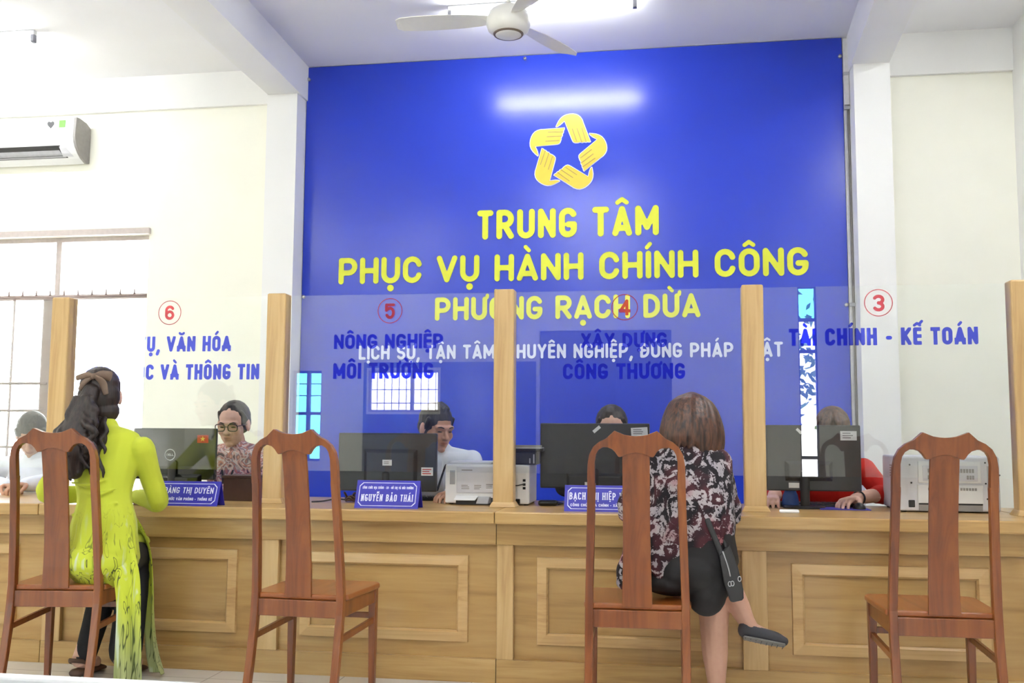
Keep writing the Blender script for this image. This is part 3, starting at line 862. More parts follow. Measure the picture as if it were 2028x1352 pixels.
def acstrip(xa, xb, z0, z1, out, skew=0.0):
    n = 6; mb = MB(); R = []
    for i in range(n + 1):
        z = z0 + (z1 - z0) * i / n; y = acy(z) - out; xr = xb - skew * i / n
        R.append([(xa, y, z), (xr, y, z), (xr, y + .006, z), (xa, y + .006, z)])
    return mb.rings(R, smooth=False)
build('outlet', acstrip(-5.3, -4.565, 3.222, 3.300, .0015, .03), M['plastic_dark'], ac)
build('louvre', acstrip(-5.3, -4.60, 3.236, 3.268, .005, .01), M['plastic_mid'], ac)
build('louvre', acstrip(-5.3, -4.58, 3.224, 3.233, .004, .0), M['plastic_mid'], ac)
build('display_window', acstrip(-4.60, -4.515, 3.228, 3.292, .004, .04), M['plastic_cool'], ac)
hp = [(0, -.03), (.026, 0), (.028, .016), (.016, .026), (0, .018), (-.018, .026), (-.03, .014), (-.026, -.004)]
build('sticker', MB().prism(hp, lambda a, b, d: (-4.665 + a, 6.7 - d, 3.46 + b), 0, .002), M['plastic_dark'], ac)['label'] = 'grey heart shaped sticker'
build('sticker', MB().box(-4.595, -4.545, 6.698, 6.702, 3.435, 3.49), M['green'], ac)['label'] = 'green square sticker'
build('pipe_cover', MB().limb([(-5.2, 6.87, 3.50), (-5.0, 6.87, 3.525), (-4.93, 6.875, 3.53)], [.012] * 3), M['plastic_white'], ac)

# ------------------------------------------------------------------ fluorescent lamps on the ceiling, and added fill tubes out of view
def lamp(x, y, label, L=1.21, z=ZC, turn=False):
    t = thing('ceiling_lamp', label, 'lamp', (x, y, z - .085), PI / 2 if turn else 0, 'fluorescent tubes under the ceiling')
    boxo('housing', -L / 2, L / 2, -.02, .02, .05, .085, M['fixture'], t, bevel=.004, local=True)
    for s in (-1, 1): boxo('end_cap', s * (L / 2 - .012) - .013, s * (L / 2 - .012) + .013, -.018, .018, 0, .055, M['cap'], t, bevel=.004, local=True)
    build('tube', MB().cyl((-L / 2 + .03, 0, .021), (L / 2 - .03, 0, .021), .015, n=12), M['tube'], t, local=True)
lamp(-0.79, 6.0, 'lit fluorescent tube above the blue board, partly behind the ceiling fan')
lamp(-4.90, 5.95, 'lit fluorescent tube above the air conditioner')
for x, y, w in ((-5.3, 2.2, 'left of the room over the waiting area'), (-.9, 2.6, 'in the middle of the room ahead of the viewer'), (-1.0, -1.4, 'behind the viewer in the middle of the room'), (-.9, .7, 'above the viewer'), (-2.9, .7, 'left of the viewer'), (-5.3, .2, 'far left of the viewer'), (-4.4, -1.4, 'rear left of the room')):  # tubes out of view, added to fill the room with light
    lamp(x, y, 'unseen fill tube added ' + w)
lamp(1.92, 5.0, 'unseen fill tube added near the right wall, set at right angles to the others', turn=True)  # the right-wall tubes are added, to brighten the right side
lamp(1.92, 3.3, 'unseen fill tube added near the right wall, second from the far end', turn=True)
lamp(1.92, -.6, 'unseen fill tube added near the right wall beside the viewer', turn=True)

# ------------------------------------------------------------------ ceiling fan
FX, FY, FZ = -0.86, 5.16, 3.36
fan = thing('ceiling_fan', 'white three bladed ceiling fan hanging in front of the lit tube', 'fan', (FX, FY, FZ - .06))
build('motor_housing', MB().lathe([(.02, .10), (.07, .095), (.105, .07), (.12, .03), (.122, 0), (.112, -.03), (.085, -.05)], (FX, FY, FZ)), M['fan'], fan)
build('trim_ring', MB().lathe([(.078, -.048), (.084, -.052), (.080, -.058), (.074, -.058)], (FX, FY, FZ)), M['fan_ring'], fan)
build('cap', MB().lathe([(.074, -.05), (.074, -.057), (.055, -.064), (.02, -.067), (.002, -.0675)], (FX, FY, FZ)), M['fan'], fan)
build('down_rod', MB().cyl((FX, FY, FZ + .09), (FX, FY, ZC), .012), M['fan'], fan)
build('canopy', MB().lathe([(.02, -.08), (.045, -.05), (.06, 0)], (FX, FY, ZC)), M['fan'], fan)
for ang in (62, 182, 302):
    ca, sa = math.cos(math.radians(ang)), math.sin(math.radians(ang))
    R = lambda u, v, w: (FX + u * ca - v * sa, FY + u * sa + v * ca, FZ + .03 + w)
    bl = MB(); sec = []
    for u, wd in ((.10, .030), (.16, .045), (.26, .062), (.40, .070), (.52, .068), (.60, .056), (.63, .03)):
        sec.append([R(u, -wd, -.012 * 1), R(u, wd, .012), R(u, wd, .016), R(u, -wd, -.008)])
    bl.rings(sec, smooth=False)
    build('blade', bl, M['fan'], fan)

# ------------------------------------------------------------------ counter
CY = 4.50
PIL = {'A': -3.03, 'B': -1.89, 'C': -.765, 'D': .356, 'E': 1.485}
def counter(label, x0, x1, pil):
    t = thing('reception_counter', label, 'counter', ((x0 + x1) / 2, 4.8, 0), 0, 'counter sections in one long row')
    g = .0015
    boxo('worktop', x0 + g, x1 - g, 4.43, 5.25, .715, .77, M['oak_x'], t, bevel=.006)
    boxo('apron', x0 + g, x1 - g, CY - .012, CY + .02, .617, .715, M['oak_x'], t, bevel=.002)
    boxo('plinth', x0 + g, x1 - g, CY - .004, CY + .03, 0, .105, M['oak_x'], t, bevel=.002)
    boxo('backing_panel', x0 + g, x1 - g, CY + .022, CY + .04, .105, .617, M['oak_panel'], t)
    for x in (x0 + .02, x1 - .02, (x0 + x1) / 2): boxo('upright', x - .012, x + .012, CY + .04, 5.18, 0, .715, M['oak_z'], t)
    for a, b in pil['stiles']: boxo('pilaster', a, b, CY - .004, CY + .022, .105, .617, M['oak_z'], t, bevel=.003)
    for a, b in pil['frames']:
        w = .053; z0, z1 = .173, .564
        out = [(a, z0), (b, z0), (b, z1), (a, z1)]; inn = [(a + w, z0 + w), (b - w, z0 + w), (b - w, z1 - w), (a + w, z1 - w)]
        mb = MB(); n = 4
        vs = [(x, CY + .022, z) for x, z in out] + [(x, CY + .008, z) for x, z in offset(out, -.004)] + [(x, CY + .003, z) for x, z in offset(inn, .012)] + [(x, CY + .012, z) for x, z in inn] + [(x, CY + .022, z) for x, z in inn]
        fs = []
        for q in range(4):
            for i in range(4):
                j = (i + 1) % 4; fs.append((q * 4 + i, q * 4 + j, q * 4 + 4 + j, q * 4 + 4 + i))
        build('panel_moulding', mb.add(vs, fs), M['oak_mould'], t)
    return t
h = .053
st = lambda *k: [(PIL[q] - h, PIL[q] + h) for q in k]
fr = lambda a, b: (PIL[a] + h + .105, PIL[b] - h - .105)
counter('oak counter section at far left behind the lime tunic', -4.45, -3.05, {'stiles': [(-4.42, -4.31)] + st('A')[:1] * 0, 'frames': [(-4.2, -3.2)]})
counter('oak counter section below the second chair, left of the middle seam', -3.05, -.79, {'stiles': [(-3.047, -2.95)] + st('B'), 'frames': [(-2.84, PIL['B'] - h - .105), fr('B', 'C')]})
counter('oak counter section below the crossed legs, right of the middle seam', -.79, 1.54, {'stiles': [(-.788, -.712)] + st('D'), 'frames': [fr('C', 'D'), fr('D', 'E')]})
counter('short oak counter section against the right wall', 1.54, 2.28, {'stiles': [(1.543, 1.64)], 'frames': [(1.74, 2.2)]})

# partition posts
POST = {'A': -3.176, 'B': -1.975, 'C': -.80, 'D': .386, 'E': 1.575}
def post(k, label):
    x = POST[k]
    t = thing('partition_post', label, 'post', (x, 4.76, .77), 0, 'square oak posts on the counter')
    b = boxo('shaft', x - .05, x + .05, 4.715, 4.80, .77, 1.828, M['oak_z'], t, bevel=.008)
    mb = MB()
    mb.hexa([(x - .066, 4.70, .77), (x + .066, 4.70, .77), (x + .066, 4.815, .77), (x - .066, 4.815, .77), (x - .052, 4.713, .795), (x + .052, 4.713, .795), (x + .052, 4.802, .795), (x - .052, 4.802, .795)])
    build('base_moulding', mb, M['oak_x'], t, bevel=.003)
post('A', 'oak post behind the head with the taupe bow')
post('B', 'oak post beside the person with spectacles, behind second chair')
post('C', 'oak post in front of the white printer beside the man')
post('D', 'oak post right of the brown bobbed hair')
post('E', 'oak post at far right beside the vented printer')

# glass sheets between the posts, with film lettering
def ring(cx, cz, ro, ri, y, name, parent, mat):
    n = 40
    o = [(cx + ro * math.cos(2 * PI * i / n), cz + ro * math.sin(2 * PI * i / n)) for i in range(n)]
    q = [(cx + ri * math.cos(2 * PI * i / n), cz + ri * math.sin(2 * PI * i / n)) for i in range(n)]
    vs = [(x, y, z) for x, z in o] + [(x, y, z) for x, z in q]
    return build(name, MB().add(vs, [(i, (i + 1) % n, n + (i + 1) % n, n + i) for i in range(n)]), mat, parent)
GY = 4.757
def pane(x0, x1, label):
    t = thing('glass_partition', label, 'partition', ((x0 + x1) / 2, 4.76, .93), 0, 'glass sheets between the posts')
    boxo('glass_sheet', x0, x1, GY, GY + .008, .932, 1.818, M['glass'], t)
    return t
pane(-4.37, POST['A'] - .045, 'unlettered clear glass sheet at far left before the window')
FY_ = GY - .0012
def film_text(sheet_, body, mat, **k): lettering('lettering', body, sheet_, mat, FY_, **{**dict(t=.215, gap=.10, flat=True, h=1/26, depth=.0004), **k})
t6 = pane(POST['A'] + .045, POST['B'] - .045, 'clear glass sheet marked 6 above the lime tunic')
ring(-2.576, 1.741, .064, .060, FY_, 'number_ring', t6, M['film_red'])
film_text(t6, '6', M['film_red'], x0=-2.602, x1=-2.550, base=1.703, cap=.076, t=.19)
film_text(t6, 'NỘI VỤ, VĂN HÓA', M['film_blue'], x0=-2.917, x1=-2.231, base=1.537, cap=.080)
film_text(t6, 'KHOA HỌC VÀ THÔNG TIN', M['film_blue'], x0=-3.04, x1=-2.073, base=1.391, cap=.080)
t5 = pane(POST['B'] + .045, POST['C'] - .045, 'clear glass sheet marked 5 in front of the man')
ring(-1.388, 1.734, .064, .060, FY_, 'number_ring', t5, M['film_red'])
film_text(t5, '5', M['film_red'], x0=-1.414, x1=-1.362, base=1.692, cap=.079, t=.19)
film_text(t5, 'NÔNG NGHIỆP', M['film_blue'], x0=-1.678, x1=-1.113, base=1.543, cap=.074)
film_text(t5, 'MÔI TRƯỜNG', M['film_blue'], x0=-1.679, x1=-1.160, base=1.392, cap=.080)
t4 = pane(POST['C'] + .045, POST['D'] - .045, 'clear glass sheet marked 4 before the half hidden dark hair')
ring(-.214, 1.734, .064, .060, FY_, 'number_ring', t4, M['film_red'])
film_text(t4, '4', M['film_red'], x0=-.242, x1=-.186, base=1.694, cap=.078, t=.19)
film_text(t4, 'XÂY DỰNG', M['film_blue'], x0=-.425, x1=-.013, base=1.538, cap=.072)
film_text(t4, 'CÔNG THƯƠNG', M['film_blue'], x0=-.514, x1=.071, base=1.386, cap=.076)
t3 = pane(POST['D'] + .045, POST['E'] - .045, 'clear glass sheet marked 3 in front of the red top')
ring(.960, 1.737, .064, .060, FY_, 'number_ring', t3, M['film_red'])
film_text(t3, '3', M['film_red'], x0=.934, x1=.987, base=1.696, cap=.079, t=.19)
film_text(t3, 'TÀI CHÍNH - KẾ TOÁN', M['film_blue'], x0=.554, x1=1.391, base=1.539, cap=.081)
pane(POST['E'] + .045, 2.28, 'narrow clear glass sheet against the right wall')

# ------------------------------------------------------------------ chairs
def make_chair():
    t = thing('wooden_chair', '', 'chair', (0, 0, 0), 0, 'high backed wooden chairs in a row')
    W = lambda z: .186 + .030 * max(0, .915 - max(z, .475))   # half width over the posts
    rake = lambda z: -.085 * max(0, (z - .475) / .65) ** 1.25 - .09 * max(0, (.475 - z) / .475) ** 1.5
    pw, pd = .0158, .0142
    for s in (-1, 1):
        mb = MB(); sec = []
        for z in (0, .1, .2, .3, .4, .475, .6, .7, .8, .88, .917):
            x = s * (W(z) - pw)
            k = 1 + .12 * max(0, 1 - abs(z - .475) / .3)
            y = rake(z)
            sec.append([(x - pw, y - pd * k, z), (x + pw, y - pd * k, z), (x + pw, y + pd * k, z), (x - pw, y + pd * k, z)])
        sec.append([(p[0] * .9985, p[1], .935) for p in sec[-1]])
        mb.rings(sec, smooth=False)
        build('rear_leg', mb, M['chair'], t, local=True, bevel=.004)
    # crest rail with two peaks, a dip between them and arched undersides
    k = 1 / 528.0; cu, cz = 1890.5, 975.0
    outer = [(1783, 975), (1783, 950), (1784, 928), (1788, 908), (1797, 893), (1810, 883), (1826, 876), (1838, 866), (1844, 861), (1852, 864), (1866, 869), (1880, 871), (1890.5, 871.5)]
    inner = [(1860, 912), (1853, 913), (1850, 910), (1845, 903), (1838, 897), (1828, 894), (1818, 894), (1809, 899), (1803, 908), (1800, 922), (1800, 950), (1800, 975)]
    mir = lambda L: [(2 * cu - x, y) for x, y in reversed(L)]
    poly = outer + mir(outer[:-1]) + mir(inner) + [(1878, 906), (1890.5, 903.5), ][:0] + inner
    # order: left foot up over to right foot, then right inner edge to left inner edge
    right_in = [(2 * cu - x, y) for x, y in reversed(inner)]
    poly = outer + [(2 * cu - x, y) for x, y in reversed(outer[:-1])] + right_in + [(1905, 906), (1890.5, 904), (1876, 906)] + inner
    P = [((x - cu) * k * .913, 1.135 - (y - 861) * .00193) for x, y in poly]
    top_z = max(p[1] for p in P)
    fn = lambda a, b, d: (a, rake(b) + d, b)
    build('crest_rail', MB().prism(P, fn, -.0146, .0146), M['chair'], t, local=True, bevel=.0025)
    mb = MB(); sec = []
    for z in (.462, .55, .65, .75, .85, .95, 1.060):
        wv = .052 + .006 * max(0, (.7 - z) / .25); y = rake(z) + .012 * math.sin((z - .47) / .58 * PI)
        sec.append([(-wv, y - .006, z), (wv, y - .006, z), (wv, y + .006, z), (-wv, y + .006, z)])
    build('back_splat', mb.rings(sec, smooth=False), M['chair'], t, local=True, bevel=.002)
    # seat board, wider at the front, rounded front corners
    sp = [(-.172, .0), (.172, .0), (.176, .018), (.205, .022), (.215, .30), (.214, .36), (.203, .385), (.18, .395), (-.18, .395), (-.203, .385), (-.214, .36), (-.215, .30), (-.205, .022), (-.176, .018)]
    build('seat', MB().prism(sp, lambda a, b, d: (a, b, d - .012 * math.exp(-((a / .12) ** 2 + ((b - .2) / .12) ** 2)) * (d > .46)), .452, .475), M['chair_seat'], t, local=True, bevel=.007, seg=3)
    boxo('apron', -.172, .172, -.012, .010, .385, .452, M['chair'], t, local=True, bevel=.003)['label'] = 'rear seat rail'
    boxo('apron', -.17, .17, .345, .362, .39, .452, M['chair'], t, local=True, bevel=.003)
    for s in (-1, 1):
        mb = MB().hexa([(s * .186 - .009, .0, .388), (s * .186 + .009, .0, .388), (s * .19 + .009, .35, .392), (s * .19 - .009, .35, .392), (s * .186 - .009, .0, .452), (s * .186 + .009, .0, .452), (s * .19 + .009, .35, .452), (s * .19 - .009, .35, .452)])
        build('apron', mb, M['chair'], t, local=True, bevel=.003)
        mb = MB(); sec = [[(s * .188 - q, .354 - q, z), (s * .188 + q, .354 - q, z), (s * .188 + q, .354 + q, z), (s * .188 - q, .354 + q, z)] for z, q in ((0, .0125), (.2, .015), (.452, .017))]
        build('front_leg', mb.rings(sec, smooth=False), M['chair'], t, local=True, bevel=.004)
        mb = MB().hexa([(s * .184 - .008, rake(.30) , .29), (s * .184 + .008, rake(.30), .29), (s * .188 + .008, .35, .305), (s * .188 - .008, .35, .305), (s * .184 - .008, rake(.3), .315), (s * .184 + .008, rake(.3), .315), (s * .188 + .008, .35, .33), (s * .188 - .008, .35, .33)])
        build('stretcher', mb, M['chair'], t, local=True, bevel=.002)
    boxo('stretcher', -.18, .18, .346, .362, .325, .35, M['chair'], t, local=True, bevel=.002)
    return t
ch = make_chair()
ch.location = (-2.575, 3.885, 0); ch.rotation_euler = (0, 0, math.radians(8)); ch['label'] = 'dark red-brown wooden chair under the person in the lime tunic'
dup(ch, (-1.488, 3.86, 0), math.radians(-3.5), 'empty red-brown wooden chair, turned slightly, between the two seated visitors')
dup(ch, (-.133, 3.875, 0), math.radians(1), 'orange-brown wooden chair under the person in the paisley blouse')
dup(ch, (.992, 3.92, 0), math.radians(.5), 'empty red-brown wooden chair at far right before the vented printer')

# ------------------------------------------------------------------ things on the counter
WT = .77
def nameplate(x0, x1, yb, h, label, lines):
    t = thing('desk_nameplate', label, 'nameplate', ((x0 + x1) / 2, yb + .04, WT), 0, 'blue nameplates along the counter front')
    tilt = math.radians(20); dy = h * math.tan(tilt)
    pr = [(yb, WT), (yb + dy, WT + h), (yb + dy + .004, WT + h), (yb + dy * 2.1, WT), (yb + dy * 2.1 - .004, WT), (yb + dy + .001, WT + h - .012), (yb + .004, WT)]
    build('folded_plate', MB().prism(pr, lambda a, b, d: (d, a, b), x0, x1), M['plate'], t)
    H = h / math.cos(tilt)
    mt = Matrix.Translation((0, yb - .0004, WT)) @ Matrix.Rotation(-tilt, 4, 'X')
    g, c, w = .014, .016, .0035
    def cut(g): a0, a1, b0, b1 = x0 + g, x1 - g, g * .8, H - g * .8; return [(a0 + c, b0), (a1 - c, b0), (a1, b0 + c), (a1, b1 - c), (a1 - c, b1), (a0 + c, b1), (a0, b1 - c), (a0, b0 + c)]
    o, i = cut(g), cut(g + w)
    vs = [mt @ Vector((a, 0, b)) for a, b in o + i]
    build('border_line', MB().add(vs, [(k, (k + 1) % 8, 8 + (k + 1) % 8, 8 + k) for k in range(8)]), M['plate_text'], t)
    for body, a0, a1, b, cp, tk, se in lines:
        for me in text_words(body, x0=x0 + a0, x1=x1 - a1, base=b, cap=cp, t=tk, gap=.13, depth=.0006, serif=se, h=1 / 28):
            me.transform(mt); link('lettering', me, M['plate_text'], t, fix=False)
nameplate(-2.473, -2.134, 4.45, .115, 'blue nameplate in front of the glossy monitor with red sticker',
          [('HOÀNG THỊ DUYÊN', .035, .03, .062, .030, .16, True), ('CÔNG CHỨC VĂN PHÒNG - THỐNG KÊ', .03, .03, .027, .014, .22, False)])
nameplate(-1.476, -1.168, 4.515, .128, 'blue nameplate in front of the monitor facing the man in white',
          [('CÔNG CHỨC ĐỊA CHÍNH - XD - ĐÔ THỊ VÀ MÔI TRƯỜNG', .03, .03, .094, .012, .22, False), ('NGUYỄN BẢO THÁI', .028, .028, .034, .034, .155, True)])
nameplate(-.485, -.155, 4.535, .117, 'blue nameplate left of the person in the paisley blouse',
          [('BẠCH THỊ HIỆP VÂN', .022, .022, .056, .034, .155, True), ('CÔNG CHỨC ĐỊA CHÍNH - XÂY DỰNG', .028, .028, .024, .013, .22, False)])

def monitor(label, x0, x1, z0, z1, y, mat, bulge=None, neck=None, base=(.12, .09)):
    xc = (x0 + x1) / 2 if neck is None else neck
    t = thing('computer_monitor', label, 'monitor', (xc, y + .03, WT), 0, 'monitors on the counter')
    boxo('housing', x0, x1, y, y + .028, z0, z1, mat, t, bevel=.006)
    boxo('screen', x0 + .012, x1 - .012, y + .028, y + .031, z0 + .02, z1 - .012, M['plastic_black'], t)
    b = bulge or (x0 + .12, x1 - .12, z0 + .05, z1 - .08)
    mb = MB(); q = .018
    mb.hexa([(b[0], y + .002, b[2]), (b[1], y + .002, b[2]), (b[1], y + .002, b[3]), (b[0], y + .002, b[3]), (b[0] + q, y - .018, b[2] + q), (b[1] - q, y - .018, b[2] + q), (b[1] - q, y - .018, b[3] - q), (b[0] + q, y - .018, b[3] - q)])
    build('rear_cover', mb, mat, t, bevel=.003)
    build('stand', MB().limb([(xc, y - .012, WT + .012), (xc, y - .012, z0 + .09)], [(.022, .013)] * 2, side=(1, 0, 0)), M['plastic_dark'], t)
    n = 28
    mb = MB(); R = [[(xc + base[0] * k * math.cos(2 * PI * i / n), y + .03 + base[1] * k * math.sin(2 * PI * i / n), z) for i in range(n)] for k, z in ((1, WT), (1, WT + .008), (.9, WT + .013))]
    build('base', mb.rings(R, smooth=False), M['plastic_dark'], t)
    return t
def sticker(t, x0, x1, z0, z1, y, m, lbl, rot=0):
    cx, cz = (x0 + x1) / 2, (z0 + z1) / 2
    f = lambda a, b, d: (cx + (a - cx) * math.cos(rot) - (b - cz) * math.sin(rot), y - d, cz + (a - cx) * math.sin(rot) + (b - cz) * math.cos(rot))
    o = build('sticker', MB().prism([(x0, z0), (x1, z0), (x1, z1), (x0, z1)], f, 0, .0015), m, t); o['label'] = lbl; return o
def print_lines(t, x0, x1, z0, z1, y, n, m):
    """rows of unreadable small print as thin bars"""
    mb = MB(); rr = random.Random(n * 7 + int(x0 * 100))
    for i in range(n):
        z = z1 - (i + .5) * (z1 - z0) / n
        mb.box(x0, x0 + (x1 - x0) * rr.uniform(.6, 1), y - .0006, y, z - (z1 - z0) / n * .22, z + (z1 - z0) / n * .22)
    build('small_print', mb, m, t)
MY = 4.965
m1 = monitor('glossy black monitor with round logo and red star sticker', -2.875, -2.398, .868, 1.142, MY, M['gloss_black'], bulge=(-2.80, -2.47, .80, .90))
lx, lz = -2.656, 1.0
ring(lx, lz, .031, .0265, MY - .002, 'logo_ring', m1, M['silver'])
for me in text_words('DELL', x0=lx - .020, x1=lx + .020, base=lz - .006, cap=.012, t=.2, depth=.001, h=1 / 12):
    me.transform(Matrix.Translation((0, MY - .001, 0))); link('lettering', me, M['silver'], m1, fix=False)
fs = sticker(m1, -2.503, -2.440, 1.064, 1.106, MY, M['red'], 'red flag sticker with a yellow star')
sp = [((.015 if i % 2 == 0 else .006) * math.sin(PI * i / 5), (.015 if i % 2 == 0 else .006) * math.cos(PI * i / 5)) for i in range(10)]
build('star', MB().prism(sp, lambda a, b, d: (-2.4715 + a, MY - .0015 - d, 1.085 + b), 0, .001), M['star'], fs)
m2 = monitor('dark monitor beside the man in white, with raised rear box', -1.715, -1.188, .823, 1.122, MY, M['monitor_back'], bulge=(-1.575, -1.288, .86, 1.04))
sticker(m2, -1.47, -1.42, .955, .985, MY - .018, M['paper'], 'small white label'); print_lines(m2, -1.462, -1.428, .962, .978, MY - .0197, 2, M['plastic_grey'])
sticker(m2, -1.268, -1.206, .905, .947, MY, M['paper'], 'white printed label'); print_lines(m2, -1.262, -1.212, .91, .942, MY - .0017, 3, M['red'])
m3 = monitor('dark monitor with white paper label, behind the chair of the person in paisley', -.652, -.103, .851, 1.176, MY, M['monitor_back'], bulge=(-.52, -.23, .80, .93))
sticker(m3, -.195, -.113, 1.112, 1.156, MY, M['paper'], 'white paper label', .06); print_lines(m3, -.185, -.125, 1.12, 1.15, MY - .0017, 3, M['print'])
sticker(m3, -.388, -.345, 1.138, 1.154, MY, M['paper'], 'tilted white strip', .7)
sticker(m3, -.425, -.375, .862, .884, MY - .02, M['paper'], 'white tag near the stand')
m4 = monitor('dark monitor on a slim stand in front of the red top', .459, .902, .854, 1.171, MY, M['monitor_back'], bulge=(.545, .77, .90, 1.0), neck=.636, base=(.10, .075))
sticker(m4, .808, .884, 1.098, 1.143, MY, M['paper'], 'white paper label'); print_lines(m4, .818, .875, 1.105, 1.138, MY - .0017, 3, M['print'])
sticker(m4, .600, .632, 1.135, 1.148, MY, M['paper'], 'tilted white strip', -.8)
sticker(m4, .562, .612, .868, .893, MY, M['paper'], 'white tag near the stand')
build('logo', MB().prism([(.015 * math.cos(2 * PI * i / 20), .008 * math.sin(2 * PI * i / 20)) for i in range(20)], lambda a, b, d: (.634 + a, MY - .019 - d, .921 + b), 0, .001), M['silver'], m4)

# white laser printer seen from behind, next to the man
p1 = thing('laser_printer', 'white printer seen from behind, beside the man in white', 'printer', (-.90, 4.98, WT), 0, 'printers on the counter')
PY = 4.845
boxo('body', -1.115, -.690, PY, 5.12, WT + .006, .968, M['plastic_white'], p1, bevel=.010, seg=3)
boxo('top_cover', -1.10, -.885, PY + .03, 5.10, .966, .982, M['plastic_cool'], p1, bevel=.008)
boxo('rear_door', -1.055, -.80, PY - .006, PY + .004, .828, .958, M['plastic_cool'], p1, bevel=.003)
boxo('door_slot', -1.03, -.975, PY - .0072, PY - .005, .938, .943, M['plastic_grey'], p1)
boxo('vent_panel', -1.090, -1.064, PY - .003, PY + .002, .870, .938, M['plastic_mid'], p1, bevel=.001)
print_lines(p1, -1.03, -.98, .845, .87, PY - .0062, 3, M['plastic_grey']); print_lines(p1, -.965, -.92, .845, .87, PY - .0062, 3, M['plastic_grey']); print_lines(p1, -.905, -.86, .85, .875, PY - .0062, 3, M['plastic_grey'])
boxo('tray_recess', -1.058, -.82, PY - .002, PY + .002, .772, .805, M['plastic_dark'], p1)
mb = MB().hexa([(-1.062, PY - .035, .792), (-.955, PY - .035, .792), (-.945, PY, .808), (-1.058, PY, .808), (-1.062, PY - .035, .797), (-.955, PY - .035, .797), (-.945, PY, .815), (-1.058, PY, .815)])
build('feed_flap', mb, M['plastic_white'], p1, bevel=.002)
mb = MB().hexa([(-.955, PY - .02, .776), (-.895, PY - .02, .776), (-.88, PY, .78), (-.945, PY, .78), (-.945, PY - .012, .81), (-.885, PY - .012, .81), (-.88, PY, .812), (-.945, PY, .812)])
build('feed_guide', mb, M['plastic_mid'], p1, bevel=.003)
boxo('port_panel', -.752, -.705, PY - .003, PY + .002, .80, .955, M['plastic_white'], p1, bevel=.001)
for z in (.893, .873, .855): boxo('port', -.722, -.708, PY - .005, PY, z - .006, z + .006, M['plastic_black'], p1, bevel=.001)
boxo('power_socket', -.757, -.735, PY - .006, PY + .002, .778, .803, M['plastic_black'], p1, bevel=.003)
for x, y in ((-1.09, 4.88), (-.71, 4.88), (-1.09, 5.09), (-.71, 5.09)): build('foot', MB().cyl((x, y, WT), (x, y, WT + .01), .012), M['plastic_dark'], p1)
build('plug_cable', MB().limb([(-.715, PY - .004, .875), (-.74, PY - .03, .87), (-.78, PY - .03, .86), (-.83, PY - .02, .80), (-.84, PY - .01, .776)], [.003] * 5, n=8), M['plastic_dark'], p1)
sc = thing('document_scanner', 'small dark device with a wide flat lid standing on the white printer', 'scanner', (-.74, 4.97, .968))
boxo('body', -.85, -.655, 4.90, 5.06, .968, 1.035, M['plastic_dark'], sc, bevel=.008)
boxo('lid', -.875, -.628, 4.88, 5.08, 1.035, 1.050, M['plastic_black'], sc, bevel=.004)
boxo('lid_strip', -.87, -.632, 4.878, 4.884, 1.052, 1.066, M['plastic_grey'], sc, bevel=.002)
boxo('lid_strip', -.87, -.632, 4.876, 5.07, 1.048, 1.056, M['plastic_mid'], sc, bevel=.002)
for x, a in ((-.675, 1.02), (-.695, 1.0)): boxo('light_trim', x - .003, x + .003, 4.895, 4.90, .975, a, M['plastic_mid'], sc)
# vented printer at the right
p2 = thing('vented_printer', 'light grey printer with vents, seen from behind through the chair at far right', 'printer', (1.26, 5.0, WT), 0, 'printers on the counter')
boxo('body', 1.045, 1.488, PY, 5.20, WT + .006, 1.028, M['plastic_cool'], p2, bevel=.010, seg=3)
boxo('upper_door', 1.130, 1.405, PY - .005, PY + .003, .905, 1.005, M['plastic_white'], p2, bevel=.003)
boxo('door_frame', 1.150, 1.390, PY - .008, PY, .915, .985, M['plastic_cool'], p2, bevel=.002)
def slots(xa, xb, z, n=6):
    for i in range(n):
        x = xa + (xb - xa) * (i + .5) / n
        boxo('vent_slot', x - (xb - xa) / n * .36, x + (xb - xa) / n * .36, PY - .0095, PY - .007, z - .009, z + .009, M['plastic_grey'], p2)
slots(1.17, 1.25, .962); slots(1.17, 1.205, .932, 3); slots(1.30, 1.375, .962); slots(1.34, 1.375, .932, 3)
boxo('lower_door', 1.125, 1.412, PY - .007, PY + .003, .812, .898, M['plastic_white'], p2, bevel=.004)
for xa, xb in ((1.17, 1.24), (1.31, 1.385)):
    for i in range(6):
        x = xa + (xb - xa) * (i + .5) / 6
        boxo('vent_slot', x - .0045, x + .0045, PY - .0085, PY - .0065, .872, .884, M['plastic_grey'], p2)
boxo('paper_recess', 1.13, 1.408, PY - .003, PY + .002, .778, .812, M['plastic_grey'], p2)
boxo('recess_edge', 1.13, 1.408, PY - .006, PY, .806, .813, M['plastic_black'], p2, bevel=.001)
boxo('power_socket', 1.085, 1.113, PY - .005, PY + .002, .793, .826, M['plastic_dark'], p2, bevel=.003)
boxo('port_panel', 1.432, 1.470, PY - .003, PY + .002, .855, .985, M['plastic_mid'], p2, bevel=.001)
boxo('port', 1.437, 1.462, PY - .005, PY, .932, .945, M['plastic_black'], p2, bevel=.001)
boxo('port', 1.443, 1.458, PY - .005, PY, .90, .915, M['plastic_dark'], p2, bevel=.001)
build('plug_cable', MB().limb([(1.45, PY - .004, .938), (1.46, PY - .03, .942), (1.475, PY - .035, .945)], [.004] * 3, n=8), M['plastic_dark'], p2)
for x, z in ((1.095, .988), (1.10, .905), (1.425, 1.0), (1.425, .905), (1.43, .835)): build('screw', MB().cyl((x, PY - .002, z), (x, PY + .001, z), .004, n=10), M['plastic_dark'], p2)
for x, y in ((1.07, 4.88), (1.46, 4.88), (1.07, 5.17), (1.46, 5.17)): build('foot', MB().cyl((x, y, WT), (x, y, WT + .01), .014), M['plastic_dark'], p2)
for i in range(5): boxo('side_vent', 1.042, 1.047, 4.96, 5.02, .93 + i * .012, .936 + i * .012, M['plastic_grey'], p2)

